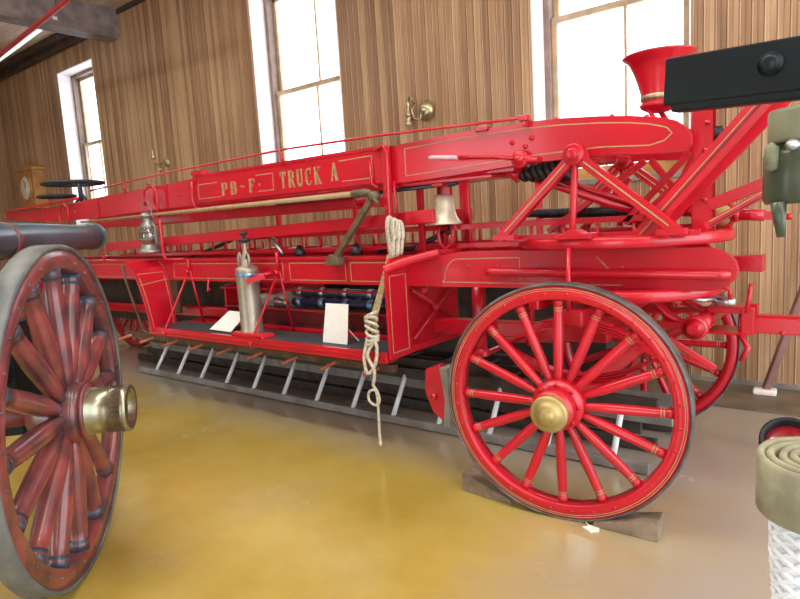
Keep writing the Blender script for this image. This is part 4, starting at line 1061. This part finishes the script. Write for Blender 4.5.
ch = thing('dark_backdrop', 'added long dark chest by the back wall, seen behind the front wheel spokes', 'backdrop', (-2.6, 4.95, 0))  # made-up dark box, darkens the view behind the front wheel
b = MB(DARKW); b.box(-4.3, -1.62, 4.70, 5.25, .04, .98); b.build('body', ch, .01)
b = MB(DARKW); b.box(-4.34, -1.58, 4.67, 5.28, .98, 1.03); b.build('lid', ch, .01)
for x in (-3.6, -2.3):
    b = MB(IRON); b.tube([(x - .08, 4.70, .62), (x - .07, 4.66, .60), (x + .07, 4.66, .60), (x + .08, 4.70, .62)], .010, 8); b.build('handle', ch)
for x in (-4.2, -1.75):
    b = MB(DARKW); b.box(x - .05, x + .05, 4.72, 5.2, 0, .04); b.build('foot', ch)
# chocks and tag
def chock(label, c, l, w_, h, rz, slope):
    s = MB(CHOCKW, xf=Matrix.Translation(c) @ Matrix.Rotation(rz, 4, 'Z'))
    s.prism([(-l / 2, 0), (l / 2, 0), (l / 2, h if slope != 1 else h * .25), (-l / 2, h if slope != -1 else h * .25)], -w_ / 2, w_ / 2)
    return tag(s.build('wheel_chock', None, .004), label, 'chock', None)
chock('wooden wedge chock on the left side of the big red front wheel', (-1.62, 2.80, 0), .31, .14, .105, math.radians(-2), 1)
chock('wooden wedge chock on the right side of the big red front wheel', (-.87, 2.79, 0), .30, .12, .10, math.radians(2), -1)
tg = thing('paper_tag', 'small white paper tag lying on floor in front of red wheel', 'tag', (-1.03, 2.70, 0))
s = MB(PAPER); s.prism([(-1.06, 2.69), (-1.01, 2.665), (-.975, 2.69), (-.985, 2.72), (-1.03, 2.725)], .001, .006, 'xy'); s.build('card', tg)
s = MB(PAPER); s.tube([(-1.03, 2.71, .006), (-1.06, 2.735, .012), (-1.09, 2.73, .006)], .0025, 6); s.build('string', tg)

# ================================================================== near wagon at left
NWX = thing('steam_pumper', 'foreground fire pumper with worn faded red wheel, brass hub and black hose', 'fire engine', (0, 0, 0))
M2 = Matrix.Translation((-2.85, 1.17, 0)) @ Matrix.Rotation(math.radians(48), 4, 'Z')
cap2 = [(.122, -.01), (.122, .008), (.108, .010), (.107, .15), (.109, .152), (.110, .160), (.110, .178), (.104, .184), (.080, .184), (.076, .15), (.04, .145), (.001, .145)]
cap2 = [(a_, b_ + .045) for a_, b_ in cap2]
NWH = make_wheel(NWX, 'rear_wheel', .768, .095, 16, M2 @ Matrix.Translation((-.045, 0, .768)) @ Matrix.Rotation(.026, 4, 'Y'), (REDW, TYREN, BRASSD), .135, .085, .022, .039, .02, cap2, worn=True, stripes=False)
s = MB(REDW, xf=M2 @ Matrix.Translation((-.045, 0, .768)) @ Matrix.Rotation(.026, 4, 'Y')); s.lathe([(.135, .06), (.137, .07), (.128, .078), (.126, .095), (.132, .100), (.130, .112), (.09, .115)], ax=(1, 0, 0), n=36); s.build('hub_collar', NWH)
s = MB(REDW, xf=M2); s.tube([(-.05, 0, .768), (-1.6, 0, .768)], .04, 14); s.build('axle', NWX)
s = MB(BLACK, xf=M2); s.bar((-.45, -1.5, 1.08), (-.45, .85, 1.08), .08, .12); s.bar((-1.15, -1.5, 1.08), (-1.15, .85, 1.08), .08, .12); s.bar((-.45, .4, 1.08), (-1.15, .4, 1.08), .08, .1); s.bar((-.45, -.6, 1.08), (-1.15, -.6, 1.08), .08, .1); s.build('frame', NWX, .01)
s = MB(BLACK, xf=M2)
for k in range(4): s.bar((-.45, -.4 + .05 * k, .86 + .02 * k), (-.45, .4 - .05 * k, .86 + .02 * k), .06, .018)
s.bar((-.45, 0, .80), (-.45, 0, 1.05), .07, .1); s.bar((-1.15, 0, .80), (-1.15, 0, 1.05), .07, .1); s.build('spring', NWX)
HX, HZ = -.36, 1.565
s = MB(HOSEB, xf=M2); s.tube([(HX, -1.5, HZ), (HX, -.5, HZ), (HX, .6, HZ + .005), (HX, 1.4, HZ), (HX, 1.76, HZ)], [.085, .088, .088, .082, .088], 28)
HS = s.build('suction_hose', NWX); HS['label'] = 'thick black suction hose'
s = MB(HOSEB, xf=M2); s.lathe([(.080, 0), (.095, .005), (.095, .05), (.085, .06), (.078, .06), (.07, .02), (.001, .02)], (HX, 1.72, HZ), (0, 1, 0), 28); s.lathe([(.0955, .03), (.0975, .035), (.0975, .045), (.0955, .05)], (HX, 1.72, HZ), (0, 1, 0), 28, m=NICKEL); s.build('end_cap', HS)
s = MB(REDW, xf=M2); s.lathe([(.089, -.02), (.093, -.018), (.093, .018), (.089, .02)], (HX, .36, HZ), (0, 1, 0), 28); s.build('strap', HS)
s = MB(BLACK, xf=M2); s.box(-.60, -.42, .45, 1.2, .55, 1.02); s.box(-.62, -.40, .43, 1.22, 1.0, 1.03); s.build('chassis_box', NWX, .01)  # added black box, stands in for the dark chassis behind the spokes
s = MB(IRON, xf=M2)
for y in (-.9, .3, .8): s.tube([(-.45, y, 1.1), (HX, y, HZ - .08)], .014, 8)
s.build('hose_bracket', NWX)

# ================================================================== right foreground
HE = thing('pump_engine', 'black beam with round bolt and olive iron fitting jutting in from the right', 'fire engine', (1.1, 1.37, 0))
pL, pR = V((-.405, 1.655, 1.848)), V((-.126, 1.601, 1.829)); dd = (pR - pL)
pE = pL + dd * 5.6
s = MB(BLACK); s.bar(pL, pE, .05, .112); s.bar(pL + dd * .055 + V((0, .0, -.058)), pE + V((0, 0, -.058)), .045, .03)
BE = s.build('beam', HE, .004)
s = MB(BLACK); c = pL + dd * .83; s.lathe([(.026, 0), (.026, .004), (.020, .006), (.020, .013), (.012, .017), (.001, .018)], c + V((-.005, -.027, .006)), (-.19, -.98, 0), 24); s.build('bolt', BE)
s = MB(BLACK); s.box(pE.x - .12, pE.x, pE.y - .05, pE.y + .05, 0, 1.82); s.box(pE.x - .3, pE.x + .2, pE.y - .3, pE.y + .3, 0, .08); s.build('post', HE, .01)
gc = V((-.108, 1.586, 0))
s = MB(GREEN)
s.lathe([(.001, 1.535), (.076, 1.535), (.082, 1.545), (.082, 1.640), (.075, 1.648), (.062, 1.650), (.060, 1.70)], (gc.x, gc.y, 0), n=36)
s.lathe([(.06, 1.665), (.072, 1.665), (.074, 1.672), (.074, 1.728), (.070, 1.735), (.001, 1.738)], (gc.x, gc.y, 0), n=36, m=GREENL)
GF = s.build('pump_head', HE); GF['label'] = 'olive green iron pump head'
s = MB(GREEN); s.tube([(gc.x, gc.y, 1.73), (gc.x + .05, gc.y, 1.78)], .02, 10); s.bar((gc.x + .04, gc.y, 1.74), (gc.x + .04, gc.y, 1.80), .05, .04)
s.build('hanger', GF)
e_ = gc + R_ * -.056 + V((0, -.02, 0))
s = MB(GREEN); s.tube([(e_.x, e_.y - .01, 1.54), (e_.x + .003, e_.y - .01, 1.50), (e_.x + .006, e_.y - .01, 1.465)], [.016, .012, .008], 12); s.build('drain_spout', GF)
s = MB(GREENL); e2 = gc + R_ * -.074
s.lathe([(.001, -.03), (.012, -.025), (.015, 0), (.014, .02), (.001, .032)], (e2.x, e2.y - .02, 1.635), n=14); s.build('knob', GF)
s = MB(STEEL); e3 = gc + V((.0, -.08, 0)) + R_ * -.02; s.lathe([(.012, 0), (.012, .02), (.006, .022), (.006, .03), (.001, .03)], (e3.x, e3.y + .02, 1.655), (-.3, -.95, 0), 8); s.build('bolt', GF)

# rolled canvas hose on a woven white column
cc = V((-.030, .886, -.007))
s = MB(HOSEC); turns = 5.2; n = int(turns * 40); vs = []; fs = []
th = .0052
for i in range(n + 1):
    a_ = 2 * PI * i / 40 + 4.6; r_ = .012 + (.078 - .012) * i / n
    wob = .001 * math.sin(a_ * 3 + i * .07)
    for rr, z in ((r_ - th + wob, 1.158), (r_ - th + wob, 1.226), (r_ - th * .5 + wob, 1.230), (r_ + th * .6 + wob, 1.230), (r_ + th + wob, 1.226), (r_ + th + wob, 1.158)):
        vs.append((cc.x + rr * math.cos(a_), cc.y + rr * math.sin(a_), z + cc.z))
for i in range(n):
    for k in range(6): fs.append((i * 6 + k, i * 6 + (k + 1) % 6, i * 6 + 6 + (k + 1) % 6, i * 6 + 6 + k))
fs += [tuple(range(6)), tuple(n * 6 + k for k in (5, 4, 3, 2, 1, 0))]
s.add(vs, fs, None, True)
tag(s.build('rolled_hose'), 'flat olive canvas hose rolled in a spiral on white woven column', 'hose')
wc = thing('woven_column', 'tapering white woven cord column standing under the rolled hose', 'column', (-.055, .86, 0))
cx_, cy_ = -.058, .858
def WR(z): return .030 - .012 * min(1, (1.166 - z) / .2)
s = MB(WOVEN); s.lathe([(.028, 0), (.028, .02), (WR(.5) - .003, .05), (WR(.9) - .003, .96), (WR(1.166) - .003, 1.145), (.001, 1.150)], (cx_, cy_, 0), n=24)
s.lathe([(.03, 1.14), (.03, 1.157), (.001, 1.157)], (cx_, cy_, 0), n=24, m=WOVEN)
s.lathe([(.12, 0), (.12, .02), (.02, .03)], (cx_, cy_, 0), n=24); s.build('core', wc)
s = MB(WOVEN)
for k in range(8):
    for sg in (-1, 1):
        pts = []; z = 1.155
        while z > .80:
            a_ = sg * (1.155 - z) * 60 + 2 * PI * k / 6; r_ = WR(z) + (.001 if int((a_ * sg) / .5) % 2 else -.0005)
            pts.append((cx_ + r_ * math.cos(a_), cy_ + r_ * math.sin(a_), z)); z -= .006
        s.tube(pts, .0040, 6)
s.build('weave', wc)
# red-lensed lamp behind the roll
rl = thing('signal_lamp', 'round red lamp with black rim peeking up behind the rolled hose', 'lamp', (-.12, 1.38, 0))
c = V((-.108, 1.385, 1.055)); axl = V((.10, -.62, .75)).normalized()
s = MB(BLACK); s.lathe([(.050, -.03), (.056, -.01), (.056, .012), (.050, .016), (.046, .012), (.046, -.005), (.001, -.02)], c, axl, 32); s.build('rim', rl)
s = MB(REDG); s.lathe([(.045, -.002), (.035, .004), (.001, .010)], c, axl, 32); s.build('lens', rl)
s = MB(BLACK); s.lathe([(.001, -.10), (.03, -.095), (.045, -.06), (.050, -.03)], c, axl, 24); s.tube([c - axl * .08, (c.x + .01, c.y + .05, .5), (c.x + .01, c.y + .05, .02)], .012, 8); s.lathe([(.09, 0), (.09, .02), (.01, .03)], (c.x + .01, c.y + .05, 0), n=20); s.build('stand', rl)

# repeats that belong together
GROUPS = {'ladder': 'ladders carried on and under the truck', 'placard': 'white cards on the running board', 'supply_hose': 'hoses lying in the tool well', 'wheel_chock': 'wooden chocks at the front wheel'}
for o in bpy.data.objects:
    if o.parent is None and o.get('label'):
        k = o.name.split('.')[0]
        if k in GROUPS: o['group'] = GROUPS[k]
